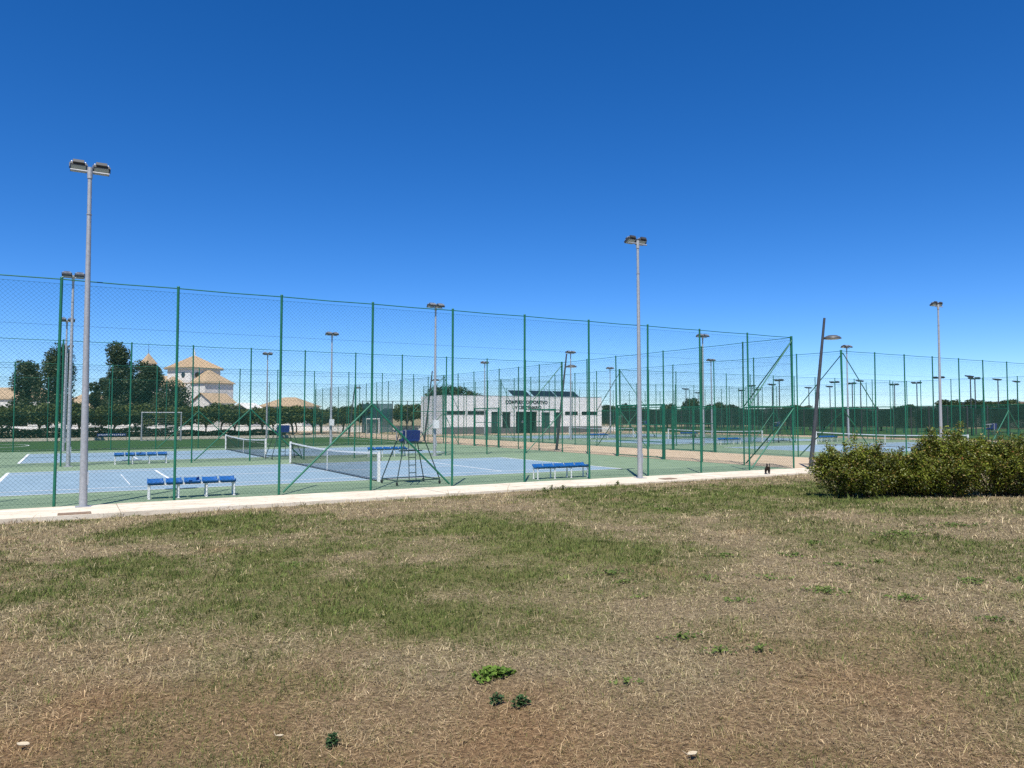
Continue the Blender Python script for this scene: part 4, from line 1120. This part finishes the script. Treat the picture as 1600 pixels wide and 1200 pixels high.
    col = np.repeat(col, 5, axis=0)
    me = np_mesh('grass', VV, loops, starts, totals, M['grass'], col)
    return tag(link('grass', me), 'short dry and green grass blades covering the lawn', 'grass', kind='stuff')
WN = value_noise(0.8, 31)
def value_at(x, y): return samp(WN, x, y) * 3
make_grass()

# ------------------------------------------------------------------ weeds
def weed_quads(x, y, r, n, size, c0, c1, h=.07):
    a = rng.random(n) * 6.283; q = rng.random(n) ** .8 * r * (.75 + .35 * np.sin(a * 2 + x) + .2 * np.sin(a * 5 + y))
    px = x + np.cos(a) * q; py = y + np.sin(a) * q * .8
    pz = lawn_z(px, py) + .015 + h * rng.random(n) * (1 - .6 * (q / r) ** 2)
    Q = leaf_quads(np.stack([px, py, pz], 1), size * (.6 + .8 * rng.random(n)), 1.0, .75)
    t = rng.random(n)[:, None]; return Q, np.array(c0) * (1 - t) + np.array(c1) * t
W0, W1 = (0.055, 0.092, 0.022), (0.155, 0.205, 0.052)
Qs, Cs = [], []
def from_px(px, py):
    # ground point on the sloping lawn under a sight line, found by stepping
    dx = (px - 800) / 1172; dz = -(py - 600) / 1172; c, s = math.cos(.0436), math.sin(.0436)
    r_ = np.array([dx, c - dz * s, s + dz * c]); z = 0.3
    for _ in range(20):
        t_ = (z - CAM_H) / r_[2]; z = float(lawn_z(np.array([r_[0] * t_]), np.array([r_[1] * t_]))[0])
    return r_[0] * t_, r_[1] * t_
for (px, py, wpx, dens) in [(1410, 836, 50, 1), (1290, 926, 42, 1.2), (1415, 938, 36, 1), (1520, 912, 30, 1), (1592, 910, 20, 1), (1155, 940, 26, .9), (955, 897, 32, .9), (975, 912, 14, 1), (1310, 885, 26, .8), (1490, 822, 50, .8), (1130, 870, 26, .7), (1070, 1000, 34, .8), (1125, 1022, 24, 1), (1190, 1018, 24, .8), (1555, 972, 26, .9), (1040, 797, 18, 1), (1015, 790, 14, 1), (980, 1070, 26, .6), (460, 885, 26, .7), (1240, 870, 26, .7), (1370, 880, 22, .6), (1270, 850, 24, .6), (1100, 906, 22, .5), (1200, 905, 30, .5), (1000, 935, 14, .4)]:
    x, y = from_px(px, py); r_ = wpx * y / 1172
    r_ *= 1.25; n_ = int(min(700, max(26, dens * 430 * r_)))
    q, c = weed_quads(x, y, r_, n_, .020 + .0016 * y, W0, W1, .028 + .02 * random.random()); Qs.append(q); Cs.append(c)
# tufts at the foot of the path
for (px, py, r_) in [(862, 766, .26), (880, 766, .16), (850, 770, .16), (965, 759, .1)]:
    x, y = from_px(px, py); q, c = weed_quads(x, y, r_, 110, .05, W0, (.11, .15, .04), .16); Qs.append(q); Cs.append(c)
me = quad_mesh('weeds', np.concatenate(Qs), M['grass'], np.concatenate(Cs))
tag(link('weeds', me), 'low broad-leaved green weeds scattered over the dry lawn', 'weeds', kind='stuff')
def weed_thing(px, py, r_, n_, size, c0, c1, label):
    x, y = from_px(px, py); q, c = weed_quads(x, y, r_, n_, size, c0, c1, .06)
    q = q - np.array([x, y, 0]); z = float(lawn_z(np.array([x]), np.array([y]))[0]); q[:, :, 2] -= z
    t = thing('weed_plant', (x, y, z), 0, label, 'weed'); link('leaves', quad_mesh('leaves', q, M['grass'], c), t)
    MB().tube((0, 0, -.03), (0, 0, .03), .006, .003, 5).build('stem', M['bark'], t)
weed_thing(770, 1060, .16, 420, .035, (.05, .10, .015), (.17, .26, .045), 'bright green leafy weed patch alone in the middle foreground')
weed_thing(813, 1105, .062, 150, .024, (.025, .06, .022), (.07, .13, .045), 'small dark bluish-green weed, right one of a close pair')
weed_thing(776, 1101, .045, 110, .022, (.02, .05, .02), (.06, .11, .042), 'tiny dark bluish-green weed, left one of a close pair')
weed_thing(520, 1167, .05, 120, .022, (.02, .05, .02), (.06, .11, .042), 'small dark weed near the bottom edge, left of centre')
# bleached leaves lying on the grass
def dry_leaf(px, py, sc, rz, label):
    x, y = from_px(px, py); z = float(lawn_z(np.array([x]), np.array([y]))[0]) + .03
    t = thing('fallen_leaf', (x, y, z), rz, label, 'leaf')
    P = []; F = []; prof = [(-1, .02), (-.6, .38), (0, .55), (.5, .4), (1, .02)]
    for i, (a, w_) in enumerate(prof):
        for s in (-1, 0, 1): P.append((a * sc, s * w_ * sc, (.10 * a * a + .22 * abs(s) * w_) * sc))
    for i in range(4):
        for j in range(2): k = i * 3 + j; F.append((k, k + 1, k + 4, k + 3))
    m_ = MB().add(P, F, True); m_.add([(p[0], p[1], p[2] - .0015) for p in P], [tuple(reversed(f)) for f in F], True)
    b_ = m_.build('blade', M['dry_leaf'], t)
    MB().tube((-sc, 0, .1 * sc), (-1.5 * sc, .02, .02), .0015, .001, 4).build('stalk', M['dry_leaf'], t)
dry_leaf(1082, 1187, .034, .6, 'pale bleached leaf lying on bare soil near the bottom edge')
dry_leaf(36, 1172, .042, 2.9, 'curled pale leaf lying in the bottom left corner')
dry_leaf(437, 1158, .022, .2, 'small pale leaf on dry grass at lower left of centre')

# ------------------------------------------------------------------ dog on the path
def dog():
    x, y = xy(-3.95, -1.9)
    t = thing('dog', (x, y, .034), 0, 'small dark dog standing on the concrete path, facing the lawn', 'dog')
    face = math.atan2(-y, -x) + math.pi / 2     # local -Y looks at the camera side
    t.rotation_euler = (0, 0, face + .15)
    J = {}; vsx = []; ed = []; rad = []
    def j(nm, p, r_, par=None):
        J[nm] = len(vsx); vsx.append(p); rad.append(r_)
        if par: ed.append((J[par], J[nm]))
    j('pelvis', (0, .17, .225), .085); j('belly', (0, .05, .215), .082, 'pelvis'); j('chest', (0, -.09, .225), .098, 'belly')
    j('neck', (0, -.15, .30), .068, 'chest'); j('head', (0, -.20, .362), .078, 'neck'); j('muzzle', (0, -.275, .338), .036, 'head'); j('nose', (0, -.305, .332), .022, 'muzzle')
    for s, k in ((-1, 'l'), (1, 'r')):
        j('sh' + k, (s * .060, -.10, .19), .050, 'chest'); j('el' + k, (s * .066, -.085, .125), .034, 'sh' + k); j('wr' + k, (s * .066, -.10, .055), .026, 'el' + k); j('pw' + k, (s * .066, -.12, .018), .030, 'wr' + k)
        j('hp' + k, (s * .05, .17, .19), .044, 'pelvis'); j('kn' + k, (s * .062, .13, .13), .028, 'hp' + k); j('hk' + k, (s * .062, .20, .075), .017, 'kn' + k); j('fp' + k, (s * .062, .175, .016), .02, 'hk' + k)
        j('eb' + k, (s * .045, -.195, .405), .026, 'head'); j('et' + k, (s * .065, -.19, .445), .010, 'eb' + k)
    j('t1', (0, .24, .255), .018, 'pelvis'); j('t2', (.02, .29, .32), .012, 't1'); j('t3', (.03, .27, .38), .007, 't2')
    me = bpy.data.meshes.new('body'); me.from_pydata(vsx, ed, []); me.materials.append(M['dog_fur'])
    o = link('body', me, t)
    sk = o.modifiers.new('skin', 'SKIN'); sk.use_smooth_shade = True
    for i, r_ in enumerate(rad): me.skin_vertices[0].data[i].radius = (r_, r_)
    me.skin_vertices[0].data[0].use_root = True
    o.modifiers.new('sub', 'SUBSURF').render_levels = 2
    fc_ = MB().lathe([(.001, .0), (.022, .004), (.030, .02), (.026, .05)], (0, -.318, .338), 10, Matrix.Rotation(R(-90), 4, 'X')).build('muzzle_patch', M['dog_face'], o)
    MB().box((0, -.262, .395), (.020, .02, .055)).build('blaze', M['dog_face'], o)
    for s in (-1, 1): MB().lathe([(.001, .009), (.007, .006), (.009, 0), (.001, -.008)], (s * .030, -.262, .385), 8).build('eye', M['rubber'], o)
    MB().lathe([(.001, .012), (.010, .006), (.012, 0), (.001, -.008)], (0, -.325, .345), 8).build('nose', M['rubber'], o)
dog()

# ------------------------------------------------------------------ tell look-alikes apart by their order from the left
ORD = ['leftmost', 'second', 'third', 'fourth', 'fifth', 'sixth', 'seventh', 'eighth', 'ninth', 'tenth', 'eleventh', 'twelfth', 'thirteenth', 'fourteenth', 'fifteenth', 'sixteenth', 'seventeenth', 'eighteenth', 'nineteenth', 'twentieth', 'twenty-first', 'twenty-second', 'twenty-third', 'twenty-fourth', 'twenty-fifth', 'twenty-sixth', 'twenty-seventh', 'twenty-eighth', 'twenty-ninth', 'thirtieth']
def drop(o):
    for c_ in list(o.children): drop(c_)
    bpy.data.objects.remove(o)
def px_of(o): return 800 + 1172 * o.location.x / o.location.y
for grp, what in [('orange trees behind the pitch', 'round orange tree'), ('court lamps of the far padel block', 'dark twin-head court lamp among the far green screens'), ('trees along the right horizon', 'dark tree in the far belt along the right horizon'),
                  ('trees behind the church', 'dark tree in the far belt behind the church'), ('trees right of the white building', 'dark green tree in the clump right of the white building'), ('trees beside the white building', 'dark round tree beside the white building'),
                  ('trees behind the padel screens', 'low dark tree right behind the far padel screens'), ('trees before the far hall', 'taller dark tree before the far brown-roofed building')]:
    os_ = [o for o in C.objects if o.get('group') == grp and o.parent is None]
    for o in [o for o in os_ if not -70 < px_of(o) < 1670]: os_.remove(o); drop(o)
    rows = [('', os_)]
    if grp.startswith('orange'):
        vs_ = {o: float(uv(o.location.x, o.location.y)[1]) for o in os_}
        rows = [(' in the front row behind the turf pitch', [o for o in os_ if vs_[o] < 83.5]), (' in the rear row behind the turf pitch', [o for o in os_ if vs_[o] >= 83.5])]
    for suffix, lst in rows:
        for k, o in enumerate(sorted(lst, key=px_of)):
            o['label'] = what + suffix + ', ' + (ORD[k] if k == 0 else ORD[k] + ' from left')
